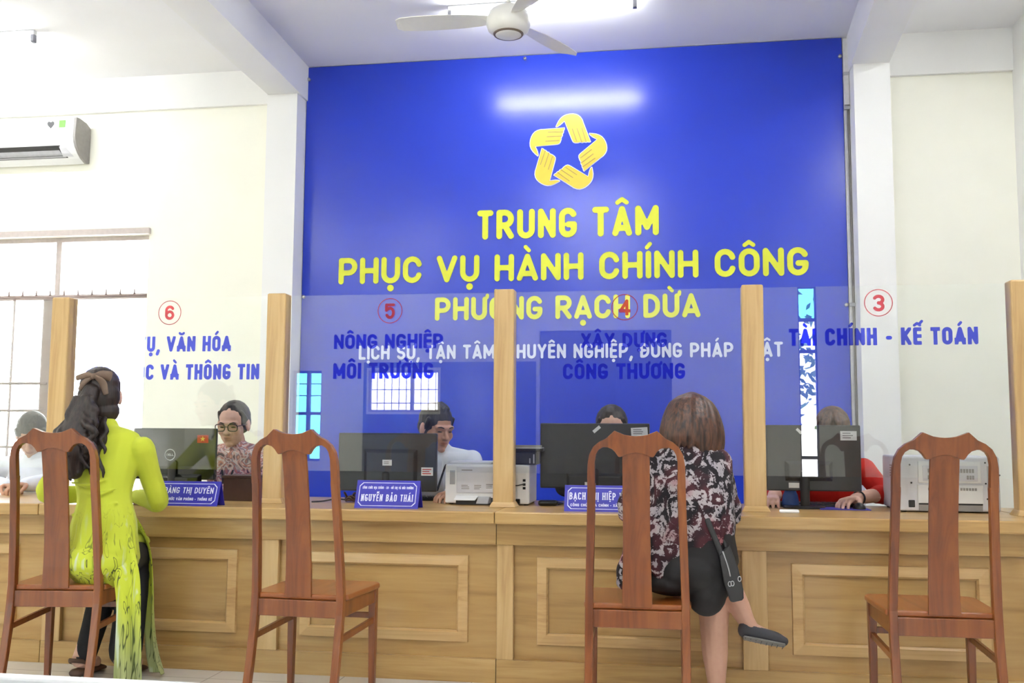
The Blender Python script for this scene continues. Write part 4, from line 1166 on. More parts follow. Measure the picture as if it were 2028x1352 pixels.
# small things
bx = thing('brown_box', 'dark brown box on the counter left of the post, before the person with spectacles', 'box', (-2.20, 4.90, WT))
boxo('box_body', -2.285, -2.10, 4.83, 4.97, WT, .885, M['brown_box'], bx, bevel=.004)
boxo('box_lid', -2.290, -2.095, 4.825, 4.975, .885, .900, M['brown_box'], bx, bevel=.003)
kb = thing('keyboard', 'black keyboard under the hands of the person in red', 'keyboard', (.70, 5.11, WT))
boxo('keyboard_body', .46, .90, 5.06, 5.19, WT, WT + .016, M['plastic_black'], kb, bevel=.005)
ky = MB()
for i in range(14):
    for j in range(5): ky.box(.472 + i * .030, .497 + i * .030, 5.070 + j * .022, 5.088 + j * .022, WT + .016, WT + .021)
build('keys', ky, M['plastic_dark'], kb)
mp = tag(boxo('mouse_pad', .70, .93, 4.90, 5.045, WT, WT + .004, M['violet'], bevel=.001), 'violet mat on the counter right of the slim monitor stand', 'mat')
ms = thing('computer_mouse', 'black mouse lying on the violet mat', 'mouse', (.885, 4.95, WT + .004))
build('mouse_body', MB().ell((.885, 4.955, WT + .004), (.030, .048, .030)), M['plastic_black'], ms)
pn = MB().limb([(.49, 4.655, WT + .008), (.565, 4.66, WT + .008)], [(.010, .007)] * 2)
tag(build('white_eraser', pn, M['paper']), 'small white object lying at the foot of the post right of the bob', 'eraser')
pch = MB(); R = [[(.575 + .042 * k * math.cos(2 * PI * i / 16), 5.02 + .022 * k * math.sin(2 * PI * i / 16), WT + z) for i in range(16)] for k, z in ((.9, 0), (1, .02), (.85, .06), (.45, .10), (.15, .12))]
tag(build('cloth_pouch', pch.rings(R), M['bag_blue']), 'blue cloth pouch left of the slim monitor stand', 'pouch')
ad = thing('power_adapter', 'black power adapter with cable on the counter right of the printer', 'adapter', (-.58, 4.86, WT))
build('adapter_body', MB().limb([(-.635, 4.86, WT + .014), (-.565, 4.87, WT + .014)], [(.028, .014)] * 2, side=(0, 1, 0)), M['plastic_black'], ad)
build('cable', MB().limb([(-.565, 4.87, WT + .008), (-.545, 4.90, WT + .006), (-.535, 4.96, WT + .005), (-.56, 5.03, WT + .005), (-.60, 5.10, WT + .005)], [.004] * 5, n=8), M['plastic_black'], ad)
cb = thing('cable_bundle', 'tangled dark cable on the counter left of the nameplate at the second chair', 'cable', (-1.6, 4.87, WT))
rr = random.Random(11); pts = []
for i in range(26):
    a = i * .9; pts.append((-1.60 + .035 * math.cos(a) + rr.uniform(-.01, .01), 4.88 + .03 * math.sin(a) + rr.uniform(-.01, .01), WT + .006 + .045 * i / 26 * abs(math.sin(i * 1.7))))
build('coil', MB().limb(pts, [.0055] * 26, n=8), M['brown_box'], cb)
build('cable_end', MB().limb([(-1.62, 4.86, WT + .012), (-1.68, 4.84, WT + .018), (-1.74, 4.82, WT + .008), (-1.79, 4.80, WT + .005)], [.004] * 4, n=8), M['plastic_black'], cb)
k2 = thing('black_keyboard', 'black keyboard behind the second nameplate, by the man in white', 'keyboard', (-1.40, 5.12, WT))
boxo('keyboard_body', -1.60, -1.19, 5.07, 5.19, WT, WT + .016, M['plastic_black'], k2, bevel=.005)
ky = MB()
for i in range(13):
    for j in range(5): ky.box(-1.59 + i * .030, -1.566 + i * .030, 5.078 + j * .021, 5.095 + j * .021, WT + .016, WT + .021)
build('keys', ky, M['plastic_dark'], k2)

# white railed bench close to the viewer, only its top rail in the picture
bn = thing('waiting_bench', 'bench with white top rail at the bottom left, nearest the viewer', 'bench', (-1.7, 1.9, 0))
boxo('top_rail', -2.6, -.75, 1.985, 2.02, .565, .592, M['white_metal'], bn, bevel=.006)
boxo('back_panel', -2.58, -.77, 1.992, 2.012, .34, .565, M['bench'], bn)
boxo('seat', -2.58, -.77, 1.55, 1.985, .315, .345, M['bench'], bn, bevel=.01)
for x in (-2.5, -.85):
    for y in (1.62, 1.98): boxo('leg', x - .02, x + .02, y - .02, y + .02, 0, .33, M['white_metal'], bn, bevel=.003)

# ------------------------------------------------------------------ people
def rot(yaw, pitch=0, roll=0):
    return (Matrix.Rotation(yaw, 3, 'Z') @ Matrix.Rotation(pitch, 3, 'X') @ Matrix.Rotation(roll, 3, 'Y'))
def head_shapes(mb, c, R, s=1.0):
    c = Vector(c); P = lambda x, y, z: c + R @ Vector((x, y, z)) * s
    E = lambda p, r: mb.ell(P(*p), tuple(k * s for k in r), R)
    E((0, -.012, .03), (.075, .093, .083)); E((0, .028, -.03), (.062, .062, .085)); E((0, .03, -.075), (.046, .053, .038))
    E((0, .068, -.098), (.02, .018, .016))
    for q in (-1, 1):
        E((q * .037, .058, -.03), (.024, .022, .026)); E((q * .031, .069, -.004), (.017, .013, .011)); E((q * .078, -.008, -.008), (.011, .021, .033))
        E((q * .012, .094, -.036), (.009, .010, .008))
    L = lambda pts, r: mb.limb([P(*p) for p in pts], [k * s for k in r], sub=3)
    L([(-.045, .072, .013), (0, .084, .012), (.045, .072, .013)], [.011, .012, .011])
    L([(0, .082, .008), (0, .096, -.018), (0, .104, -.034)], [.008, .010, .0125])
    L([(-.021, .080, -.059), (0, .089, -.057), (.021, .080, -.059)], [.005, .0065, .005])
    L([(-.019, .080, -.068), (0, .088, -.069), (.019, .080, -.068)], [.005, .007, .005])
def face_tint(c, R, s):
    c = np.array(c, np.float32); Rn = np.array(R, np.float32)
    def f(co):
        q = (co - c) @ Rn / s
        g = np.exp(-(((q[:, 0]) / .020) ** 4 + ((q[:, 1] - .088) / .02) ** 2 + ((q[:, 2] + .063) / .0085) ** 2))
        ln = np.exp(-(((q[:, 0]) / .021) ** 4 + ((q[:, 1] - .085) / .02) ** 2 + ((q[:, 2] + .0635) / .0026) ** 2))  # dark crease between the lips, shade put into the colour
        ns = sum(np.exp(-(((q[:, 0] - k * .009) / .005) ** 2 + ((q[:, 1] - .10) / .012) ** 2 + ((q[:, 2] + .046) / .004) ** 2)) for k in (-1, 1))  # nostril shade, painted as darker skin
        ck = sum(np.exp(-(((q[:, 0] - k * .042) / .018) ** 2 + ((q[:, 1] - .075) / .02) ** 2 + ((q[:, 2] + .03) / .018) ** 2)) for k in (-1, 1))
        out = np.ones((len(co), 3), np.float32)
        out *= 1 - g[:, None] * np.array([.16, .46, .44], np.float32)
        out *= 1 - (np.clip(ln, 0, 1) * .55)[:, None]
        out *= 1 - (np.clip(ns, 0, 1) * .5)[:, None]
        out *= 1 - ck[:, None] * np.array([.0, .08, .07], np.float32)
        return out
    return f
def features(root, c, R, s, brow, lids=-.006):
    c = Vector(c); P = lambda x, y, z: c + R @ Vector((x, y, z)) * s
    for q in (-1, 1):
        build('eyebrow', MB().limb([P(q * .016, .094, .014), P(q * .033, .090, .0185), P(q * .050, .077, .013)], [.0024 * s, .0032 * s, .0018 * s], n=8, sub=3), brow, root)
        build('eye', MB().ell(P(q * .031, .0815, lids), (.0130 * s, .0038 * s, .0036 * s), R @ Matrix.Rotation(-q * .3, 3, 'Z'), n=12), M['eye'], root)
def hand_shapes(mb, wr, d, n, side, curl=.35, k=1.0):
    """palm, four unequal fingers bent at three joints and a thumb from the side of the palm"""
    wr = Vector(wr); d = Vector(d).normalized(); n = Vector(n); n = (n - d * n.dot(d)).normalized(); a = n.cross(d) * side
    mb.limb([wr - d * .02, wr + d * .03 * k, wr + d * .085 * k], [(.026 * k, .019 * k), (.036 * k, .017 * k), (.040 * k, .013 * k)], side=a, sub=4)
    for i, (ln, cb) in enumerate(((.072, .9), (.080, 1.0), (.074, 1.1), (.058, 1.25))):
        p = wr + d * (.086 - .004 * abs(i - 1)) * k + a * (.030 - .0205 * i) * k; pts = [p - d * .015]; th = curl * .6 * cb
        for fr_ in (.45, .31, .24):
            q = d * math.cos(th) + n * math.sin(th) + a * (.10 - .07 * i)
            pts.append(pts[-1] + q.normalized() * (ln * fr_ * k + (.015 if fr_ == .45 else 0))); th += curl * cb
        mb.limb(pts, [.0100 * k, .0095 * k, .0085 * k, .0072 * k], n=10, sub=3)
    b = wr + d * .022 * k + a * .024 * k
    mb.limb([b, b + (d * .6 + a * .75 + n * .25) * .038 * k, b + (d * .85 + a * .7 + n * .45) * .062 * k, b + (d * 1.0 + a * .55 + n * .6) * .082 * k], [.0135 * k, .0125 * k, .0105 * k, .008 * k], n=10, sub=3)
def bone(mb, pts, r, **k): mb.limb(pts, r, **k)

def person(label, base): return thing('person', label, 'person', base)

def spectacles(root, c, R, s):
    c = Vector(c); P = lambda x, y, z: c + R @ Vector((x, y, z)) * s
    mb = MB()
    for q in (-1, 1):
        pts = [P(q * .034 + .025 * math.copysign(abs(math.cos(a)) ** .6, math.cos(a)), .102 - .10 * (abs(q * .034 + .025 * math.cos(a)) - .01) ** 1 * .25, -.006 + .018 * math.copysign(abs(math.sin(a)) ** .6, math.sin(a))) for a in [2 * PI * i / 16 for i in range(17)]]
        mb.limb(pts, [.0029 * s] * 17, n=6, sub=2)
        mb.limb([P(q * .059, .098, .002), P(q * .072, .06, .002), P(q * .080, .0, .0)], [.002 * s] * 3, n=6, sub=2)
    mb.limb([P(-.010, .104, -.002), P(0, .107, .0), P(.010, .104, -.002)], [.002 * s] * 3, n=6, sub=2)
    return build('spectacles', mb, M['spectacles'], root)

# ---- staff behind the counter, all sitting and facing the viewer
def official(label, x, y, top, hyaw, hpitch, sk, top_mat, hair, hmat, elL, wrL, elR, wrR, sleeve=1.0, s=1.06, hx=0.0, hroll=0.0, collar=True, wide=.19, curlR=.5):
    """x, y: seat position; top: crown height; el/wr: elbows and wrists as (x, y, z); L/R as the viewer sees them"""
    root = person(label, (x, y, 0))
    R = rot(PI + hyaw, hpitch, hroll)
    hc = Vector((x + hx, y - .06, top - .122 * s / 1.0))
    nb = Vector((x + hx * .4, y - .01, top - .275)); sz = top - .315
    shL, shR = Vector((x - wide + .01, y - .005, sz)), Vector((x + wide - .01, y - .005, sz))
    spine = [(x, y + .05, .56), (x, y + .04, .72), (x, y + .01, top - .43), (x, y, sz), nb]
    sr = [(.165, .125), (.145, .105), (.160, .112), (.150, .082), (.062, .056)]
    mb = MB(); head_shapes(mb, hc, R, s)
    mb.limb([nb - Vector((0, 0, .04)), nb + Vector((0, 0, .03)), hc + R @ Vector((0, -.02, -.07)) * s], [.056, .050, .050])
    mb.limb(spine, sr, side=(1, 0, 0))
    for sh, el, wr, sd in ((shL, elL, wrL, 1), (shR, elR, wrR, -1)):
        el, wr = Vector(el), Vector(wr)
        mb.limb([sh, (sh + el) / 2, el, (el + wr) / 2, wr], [.050, .043, .037, .035, .026])
        d = (wr - el).normalized(); d.z = -.05
        hand_shapes(mb, wr, d, (0, -.15, -1), sd, curl=curlR)
    for q in (-1, 1): mb.limb([(x + q * .09, y + .03, .53), (x + q * .11, y - .22, .52), (x + q * .11, y - .16, .06), (x + q * .11, y - .24, .04)], [.08, .06, .04, .035])
    organic('body', mb, sk, root, voxel=.0042, smooth=2, tint=face_tint(hc, R, s))
    features(root, hc, R, s, hmat)
    # clothes
    mb = MB(); mb.limb(spine[:-1] + [nb + Vector((0, 0, .0 if collar else -.008))], [(a + .018, b + .022) for a, b in sr[:-1]] + [(.076, .074)], side=(1, 0, 0))
    for sh, el, wr in ((shL, elL, wrL), (shR, elR, wrR)):
        el, wr = Vector(el), Vector(wr); e = el.lerp(wr, sleeve)
        mb.limb([sh, (sh + el) / 2, el, el.lerp(e, .5), e], [.060, .056, .050, .047, .042])
        mb.limb([nb + (sh - nb) * .25 + Vector((0, .01, .0)), sh + Vector((0, .005, -.004))], [.050, .056])
    mb.limb([shL + Vector((.02, -.012, -.004)), Vector((x, y - .040, sz - .012)), shR + Vector((-.02, -.012, -.004))], [.056, .062, .056])
    g = organic('shirt' if collar else 'blouse', mb, top_mat, root, voxel=.007, smooth=3)
    if collar:
        cl = MB(); n = 14
        for q in (-1, 1):
            cl.limb([nb + Vector((0, .058, .028)), nb + Vector((q * .060, .02, .018)), nb + Vector((q * .050, -.042, -.004)), nb + Vector((q * .022, -.078, -.040))], [(.020, .006), (.020, .006), (.020, .006), (.012, .005)], side=(0, 0, 1), n=10)
        build('collar', cl, top_mat, g)
    mb = MB()
    for q in (-1, 1): mb.limb([(x + q * .09, y + .05, .53), (x + q * .11, y - .22, .52), (x + q * .11, y - .16, .07)], [.10, .075, .06])
    mb.ell((x, y + .05, .53), (.19, .15, .10))
    organic('trousers', mb, M['trouser'], root, voxel=.012, smooth=3)
    P = lambda a, b, c: hc + R @ Vector((a, b, c)) * s
    rr_ = random.Random(int(abs(x) * 100)); hb = MB(); HE = lambda p, r: hb.ell(P(*p), tuple(k * s for k in r), R)
    if hair == 'short':
        HE((0, -.019, .036), (.0815, .098, .093)); HE((0, -.045, .0), (.079, .064, .066))
        for i in range(40):
            a = rr_.uniform(-1.25, 1.25); e_ = rr_.uniform(.75, 1.25); b_ = (math.sin(a) * math.cos(e_), math.cos(a) * math.cos(e_), math.sin(e_))
            p0 = (b_[0] * .079, -.016 + b_[1] * .096, .036 + b_[2] * .092); hb.limb([P(p0[0], p0[1] - .02, p0[2] + .004), P(p0[0] * 1.02, p0[1] + .004, p0[2] - .002), P(p0[0] * 1.04, p0[1] + .010, p0[2] - .012)], [.006, .007, .003], n=6, sub=2)
        for q in (-1, 1): hb.limb([P(q * .072, .03, .05), P(q * .076, .018, .02), P(q * .0755, .012, -.005)], [.010 * s, .008 * s, .004 * s])
    elif hair == 'tied':
        HE((0, -.023, .033), (.083, .097, .092)); HE((0, -.05, .002), (.078, .062, .070)); HE((0, -.118, -.01), (.032, .032, .034))
        for q in (-1, 1): hb.limb([P(q * .060, .036, .066), P(q * .071, .010, .035), P(q * .073, -.02, .0)], [.010 * s, .009 * s, .009 * s])
    else:   # soft longer hair
        HE((0, -.020, .036), (.085, .099, .095)); HE((0, -.05, -.01), (.084, .066, .09))
        for i in range(26):
            a = rr_.uniform(-1.4, 1.4); hb.limb([P(.02 * math.sin(a), .0, .128), P(.075 * math.sin(a), .02 + .055 * math.cos(a), .095), P(.084 * math.sin(a), .0 + .085 * math.cos(a), .06)], [.007, .009, .005], n=6, sub=3)
        for q in (-1, 1): hb.limb([P(q * .076, .02, .03), P(q * .082, .0, -.04), P(q * .07, -.02, -.10)], [.018 * s, .02 * s, .014 * s])
    organic('hair', hb, hmat, root, voxel=.0042, smooth=1)
    for q in (-1, 1):
        build('shoe', MB().limb([(x + q * .11, y - .14, .035), (x + q * .11, y - .30, .028)], [(.042, .032), (.040, .026)], side=(1, 0, 0)), M['sandal'], root)
    return root, hc, R, nb

official('person in a white shirt at far left, head bowed behind the first chair', -3.74, 5.40, 1.232, .40, -.55, M['skin_m'], M['shirt'], 'short', M['hair_black'],
         (-4.02, 5.22, .84), (-3.70, 5.08, .815), (-3.50, 5.22, .84), (-3.56, 5.06, .825), curlR=.7)
g_, hc, R, nb = official('person with spectacles and tied black hair in a pink floral blouse', -2.475, 5.40, 1.302, .07, -.16, M['skin_f'], M['floral'], 'tied', M['hair_black'],
         (-2.76, 5.20, .84), (-2.62, 5.08, .81), (-2.22, 5.22, .84), (-2.38, 5.08, .81), collar=False, s=1.08, hx=.0)
spectacles(g_, hc, R, 1.08)
ly = MB()
for q in (-1, 1): ly.limb([nb + Vector((q * .062, .03, .022)), nb + Vector((q * .052, -.052, -.035)), nb + Vector((q * .032, -.105, -.12)), nb + Vector((q * .010, -.130, -.22))], [(.006, .003)] * 4, side=(1, 0, 0), n=8)
build('lanyard', ly, M['navy'], g_)
m_, hc, R, nb = official('person with short black hair in a white shirt, looking down to the right', -1.27, 5.40, 1.288, .80, -.20, M['skin_m'], M['shirt'], 'short', M['hair_black'],
         (-1.54, 5.22, .85), (-1.42, 5.08, .82), (-1.06, 5.24, .84), (-1.125, 5.05, .815), s=1.10, hx=-.01)
ly = MB().limb([nb + Vector((.055, -.02, .01)), nb + Vector((.055, -.085, -.06)), nb + Vector((.02, -.128, -.20))], [(.006, .003)] * 3, side=(1, 0, 0), n=8)
build('lanyard', ly, M['navy'], m_)
official('person with dark hair almost hidden behind the monitor with the paper label', -.315, 5.42, 1.276, .05, -.30, M['skin_f'], M['dark_top'], 'tied', M['hair_dark'],
         (-.56, 5.22, .85), (-.46, 5.10, .82), (-.06, 5.22, .85), (-.17, 5.10, .82), collar=False)
r_, hc, R, nb = official('person in a red top with chestnut hair, hands at the keyboard', .805, 5.42, 1.262, -.2, -.50, M['skin_f'], M['red_top'], 'soft', M['hair_red'],
         (.535, 5.26, .83), (.50, 5.10, .812), (1.06, 5.26, .83), (.885, 5.06, .815), sleeve=.30, collar=False, hx=.03, wide=.20, curlR=.55)
wr, el = Vector((.885, 5.06, .815)), Vector((1.06, 5.26, .83)); d = (wr - el).normalized(); q0 = wr - d * .035
a_ = d.orthogonal().normalized(); b_ = d.cross(a_)
build('bracelet', MB().limb([q0 + (a_ * math.cos(2 * PI * i / 12) + b_ * math.sin(2 * PI * i / 12)) * .033 for i in range(13)], [.004] * 13, n=6, sub=2), M['plastic_black'], r_)

# ---- visitor in the lime tunic, sitting on the first chair with her back to the viewer
w1 = person('person in a lime green printed long tunic with a taupe bow in long dark hair', (-2.48, 4.1, 0))
R = rot(.36, -.10, -.05); s = 1.06; hc = Vector((-2.600, 4.20, 1.282))
nb = Vector((-2.54, 4.15, 1.12))
spine = [(-2.455, 4.03, .57), (-2.46, 4.04, .70), (-2.475, 4.06, .83), (-2.50, 4.10, .96), (-2.515, 4.13, 1.055), nb]
sr = [(.150, .125), (.135, .105), (.106, .085), (.135, .095), (.150, .080), (.060, .055)]
ARMS = [((-2.345, 4.13, 1.045), (-2.318, 4.24, .805), (-2.545, 4.45, .812), -1), ((-2.685, 4.13, 1.045), (-2.865, 4.22, .835), (-2.70, 4.50, .812), 1)]
mb = MB(); head_shapes(mb, hc, R, s)
mb.limb([nb - Vector((0, 0, .04)), nb + Vector((-.01, 0, .03)), hc + R @ Vector((0, -.02, -.07)) * s], [.054, .047, .048])
mb.limb(spine, sr, side=(1, 0, 0))
for sh, el, wr, sd in ARMS:
    sh, el, wr = Vector(sh), Vector(el), Vector(wr)
    mb.limb([sh, (sh + el) / 2, el, (el + wr) / 2, wr], [.046, .040, .036, .033, .025]); hand_shapes(mb, wr, (wr - el) * Vector((1, 1, 0)), (0, .1, -1), sd, curl=.4)
mb.limb([(-2.42, 4.06, .56), (-2.505, 4.38, .54), (-2.50, 4.30, .10), (-2.485, 4.40, .045)], [.08, .050, .034, .03])
mb.limb([(-2.53, 4.06, .56), (-2.61, 4.39, .54), (-2.685, 4.285, .12), (-2.69, 4.27, .075), (-2.685, 4.38, .045)], [.08, .050, .036, .034, .03])
organic('body', mb, M['skin_f'], w1, voxel=.0048, smooth=2, tint=face_tint(hc, R, s))
features(w1, hc, R, s, M['hair_dark'])
mb = MB(); mb.limb(spine[:-1] + [tuple(nb + Vector((0, 0, .012)))], [(a + .012, b + .012) for a, b in sr[:-1]] + [(.062, .058)], side=(1, 0, 0))
for sh, el, wr, sd in ARMS:
    sh, el, wr = Vector(sh), Vector(el), Vector(wr)
    mb.limb([sh, (sh + el) / 2, el, (el + wr) / 2, wr], [.056, .048, .046, .042, .034])
mb.ell((-2.455, 4.0, .565), (.150, .125, .095)); mb.ell((-2.40, 4.02, .60), (.10, .11, .10))
mb.limb([(-2.50, 4.12, .63), (-2.535, 4.30, .625), (-2.555, 4.42, .605)], [(.12, .05), (.11, .048), (.10, .044)], side=(1, 0, 0))
for zz, xx in ((.86, .02), (.90, -.03), (.80, .03), (.76, -.02)): mb.limb([(-2.56 + xx, 3.985, zz), (-2.47 + xx, 3.962, zz - .01), (-2.40 + xx, 3.985, zz + .015)], [.006, .009, .006])
organic('tunic', mb, M['tunic'], w1, voxel=.006, smooth=3)
def sheet(name, rows, mat, root, th=.004, par=None):
    """a hanging cloth panel: rows of points, given a little thickness"""
    mb = MB(); n = len(rows[0]); vs = [p for r in rows for p in r]
    mb.add(vs, [(i * n + j, i * n + j + 1, (i + 1) * n + j + 1, (i + 1) * n + j) for i in range(len(rows) - 1) for j in range(n - 1)], 0, True)
    o = build(name, mb, mat, root)
    so = o.modifiers.new('thick', 'SOLIDIFY'); so.thickness = th; so.offset = 0
    sb = o.modifiers.new('sub', 'SUBSURF'); sb.levels = 2; sb.render_levels = 2
    return o
def hang(path, half, folds, amp, side=(1, 0, 0), n=13, ph=0):
    rows = []; side = Vector(side).normalized(); nrm = Vector((-side.y, side.x, 0))
    for (x, y, z), h, am in zip(path, half, amp):
        rows.append([Vector((x, y, z)) + side * h * (2 * j / (n - 1) - 1) + nrm * am * math.sin(folds * PI * j / (n - 1) + ph + z * 3) for j in range(n)])
    return rows
sheet('tunic_panel', hang([(-2.375, 4.0, .70), (-2.325, 3.97, .58), (-2.285, 3.945, .50), (-2.262, 3.925, .40), (-2.252, 3.915, .28), (-2.244, 3.91, .14), (-2.238, 3.905, .01)],
      [.055, .06, .058, .052, .055, .060, .064], 3.4, [.004, .008, .010, .012, .014, .016, .018], side=(1, .25, 0)), M['tunic'], w1)
sheet('tunic_panel', hang([(-2.44, 4.20, .76), (-2.44, 4.30, .68), (-2.442, 4.38, .585), (-2.425, 4.39, .45), (-2.418, 4.38, .30), (-2.405, 4.37, .14), (-2.355, 4.35, .012)],
      [.05, .05, .05, .05, .055, .065, .085], 3.0, [.004, .006, .008, .010, .012, .018, .024], side=(.75, -.55, 0), ph=1), M['tunic'], w1)
mb = MB()
mb.limb([(-2.43, 4.06, .56), (-2.505, 4.375, .54), (-2.50, 4.37, .40), (-2.49, 4.31, .12)], [.095, .078, .072, .075]); mb.limb([(-2.53, 4.06, .56), (-2.60, 4.40, .548), (-2.63, 4.37, .42), (-2.675, 4.29, .10)], [.095, .082, .066, .050])
mb.ell((-2.47, 4.04, .55), (.15, .13, .07))
organic('trousers', mb, M['trouser'], w1, voxel=.009, smooth=3)
for pts in ([(-2.695, 4.25, .022), (-2.69, 4.33, .020), (-2.685, 4.42, .014)], [(-2.485, 4.27, .022), (-2.485, 4.34, .02), (-2.485, 4.44, .014)]):
    sh_ = build('sandal', MB().limb(pts, [(.034, .021), (.034, .018), (.042, .013)], side=(1, 0, 0)), M['sandal'], w1)
    x, y = pts[0][0], pts[0][1]
    build('heel_strap', MB().limb([(x - .038, y + .06, .05), (x - .036, y, .075), (x, y - .035, .085), (x + .036, y, .075), (x + .038, y + .06, .05)], [(.010, .004)] * 5, side=(0, 0, 1), n=8), M['sandal'], sh_)
# hair: smooth cap gathered under the bow into a thick curly tail, loose curls over the right shoulder blade
P = lambda a, b, c: hc + R @ Vector((a, b, c)) * s
hb = MB(); HE = lambda p, r: hb.ell(P(*p), tuple(k * s for k in r), R)
HE((0, -.022, .040), (.085, .098, .090)); HE((0, -.048, -.005), (.088, .068, .09)); HE((.012, -.045, -.07), (.074, .058, .06))
rr = random.Random(5)
def lock(start, end, r, wob, n=9, ph=0):
    a, b = Vector(start), Vector(end); pts = []
    for i in range(n):
        t = i / (n - 1); p = a.lerp(b, t)
        w = wob * min(1, t * 2.5)
        pts.append(p + Vector((math.cos(ph + t * 11) * w, math.sin(ph + t * 11) * w * .55, 0)))
    hb.limb(pts, [r * (1 - .1 * t) for t in [0] * (n - 2)] + [r * .8, r * .45], n=8, sub=3)
hb.limb([(-2.575, 4.075, 1.30), (-2.585, 4.04, 1.22), (-2.60, 3.995, 1.12), (-2.575, 3.965, 1.02), (-2.555, 3.955, .94)], [(.040, .035), (.052, .040), (.064, .040), (.060, .036), (.040, .026)], side=(1, -.3, 0))
for i in range(24):
    u = rr.uniform(-1, 1)
    lock((-2.585 + u * .04, 4.045 + rr.uniform(-.02, .01), 1.27), (-2.575 + u * .10, 3.945 + rr.uniform(-.015, .010), .90 + rr.uniform(-.02, .12) + .08 * abs(u)), .0135, .026, ph=rr.uniform(0, 6))
for i in range(6):
    lock((-2.535 + rr.uniform(-.02, .03), 4.085, 1.18), (-2.465 + rr.uniform(-.03, .03), 3.975, .93 + rr.uniform(-.05, .1)), .011, .014, ph=rr.uniform(0, 6))
for i in range(4):
    lock((-2.64, 4.02, 1.18), (-2.685 + rr.uniform(-.03, .02), 3.96, 1.03 + rr.uniform(-.04, .05)), .010, .016, ph=rr.uniform(0, 6))
hr = organic('hair', hb, M['hair_dark'], w1, voxel=.0048, smooth=1)
bw = MB(); bc = P(-.008, -.118, .066)
D = lambda a, b, c: bc + R @ Vector((a, b, c))
bw.limb([D(-.075, .030, .006), D(-.03, -.004, .012), D(.0, -.008, .008), D(.04, .004, .012), D(.068, .02, .006)], [(.013, .008), (.014, .010), (.010, .009), (.020, .009), (.024, .007)], side=(0, 0, 1))
bw.limb([D(.01, -.010, .002), D(.038, -.002, -.025), D(.052, .0, -.075)], [(.012, .007), (.020, .006), (.014, .005)], side=(1, 0, 0))
bw.limb([D(-.01, -.008, .0), D(-.040, .0, -.020), D(-.060, .012, -.050)], [(.010, .006), (.013, .006), (.010, .005)], side=(1, 0, 0))
bw.ell(D(0, -.012, .004), (.012, .010, .013))
build('bow', bw, M['bow'], w1)

# ---- visitor in the paisley blouse, legs crossed, on the third chair
w2 = person('person with a brown bob in a dark paisley blouse and black skirt, legs crossed', (.10, 4.1, 0))
R = rot(.10, -.30, .05); s = 1.06; hc = Vector((.082, 4.20, 1.146)); nb = Vector((.085, 4.15, 1.085))
spine = [(.10, 4.09, .57), (.10, 4.09, .73), (.09, 4.12, .90), (.085, 4.14, 1.025), nb]
sr = [(.15, .125), (.135, .10), (.145, .10), (.150, .080), (.058, .054)]
ARMS = [((.180, 4.14, 1.0), (.218, 4.24, .835), (.13, 4.52, .815), -1), ((-.05, 4.14, 1.0), (-.155, 4.22, .84), (.0, 4.50, .815), 1)]
mb = MB(); head_shapes(mb, hc, R, s)
mb.limb([nb - Vector((0, 0, .04)), nb + Vector((0, .01, .02)), hc + R @ Vector((0, -.02, -.07)) * s], [.054, .047, .048])
mb.limb(spine, sr, side=(1, 0, 0))
for sh, el, wr, sd in ARMS:
    sh, el, wr = Vector(sh), Vector(el), Vector(wr)
    mb.limb([sh, (sh + el) / 2, el, (el + wr) / 2, wr], [.046, .041, .037, .034, .025]); hand_shapes(mb, wr, (wr - el) * Vector((1, 1, 0)), (0, .1, -1), sd, curl=.4)
mb.limb([(.16, 4.08, .54), (.175, 4.36, .535), (.172, 4.315, .40), (.172, 4.275, .25), (.178, 4.265, .085), (.18, 4.29, .05), (.19, 4.40, .03)], [.085, .064, .064, .055, .036, .034, .026])
mb.limb([(.05, 4.10, .60), (.16, 4.39, .625), (.225, 4.345, .51), (.270, 4.295, .42), (.308, 4.262, .345), (.335, 4.25, .318), (.44, 4.245, .288)], [.08, .060, .052, .046, .034, .031, .022])
organic('body', mb, M['skin_leg'], w2, voxel=.0048, smooth=2, tint=face_tint(hc, R, s))
features(w2, hc, R, s, M['hair_brown'])
mb = MB()
mb.limb([(.085, 4.07, .70), (.09, 4.08, .78), (.085, 4.11, .90), (.083, 4.135, 1.022), nb + Vector((0, -.005, .02))], [(.160, .13), (.165, .13), (.165, .125), (.165, .095), (.085, .072)], side=(1, 0, 0))
for sh, el, wr, sd in ARMS:
    sh, el, wr = Vector(sh), Vector(el), Vector(wr); e = el.lerp(wr, .22)
    mb.limb([sh, (sh + el) / 2, el, e], [.060, .064, .058, .052])
    mb.limb([sh + Vector((0, -.02, -.04)), (sh + el) / 2 + Vector((sd * .03, -.03, -.07)), el + Vector((sd * .03, -.03, -.04))], [.05, .05, .035])
    mb.limb([el + Vector((-sd * .0, .0, .03)), el + Vector((-sd * .012, -.02, -.02)), el + Vector((-sd * .03, -.03, -.065))], [(.055, .05), (.062, .045), (.04, .022)], side=(1, 0, 0))
mb.limb([(-.02, 4.06, .78), (-.10, 4.02, .67), (-.16, 4.0, .58), (-.19, 3.985, .53)], [(.09, .06), (.085, .05), (.062, .035), (.034, .022)], side=(1, 0, 0))
mb.limb([(.06, 4.0, .72), (.0, 3.985, .645), (-.06, 3.98, .60)], [(.11, .035), (.09, .032), (.075, .028)], side=(1, 0, -.6))
for k in range(5): mb.limb([(.02 + k * .045, 3.985, .86), (.0 + k * .05, 3.965, .78), (-.03 + k * .055, 3.968, .70)], [.008, .012, .008])
organic('blouse', mb, M['paisley'], w2, voxel=.0065, smooth=3)
mb = MB()
mb.ell((.070, 4.06, .585), (.160, .145, .105)); mb.ell((.132, 4.03, .515), (.084, .085, .106)); mb.ell((.0, 4.08, .54), (.13, .14, .06))
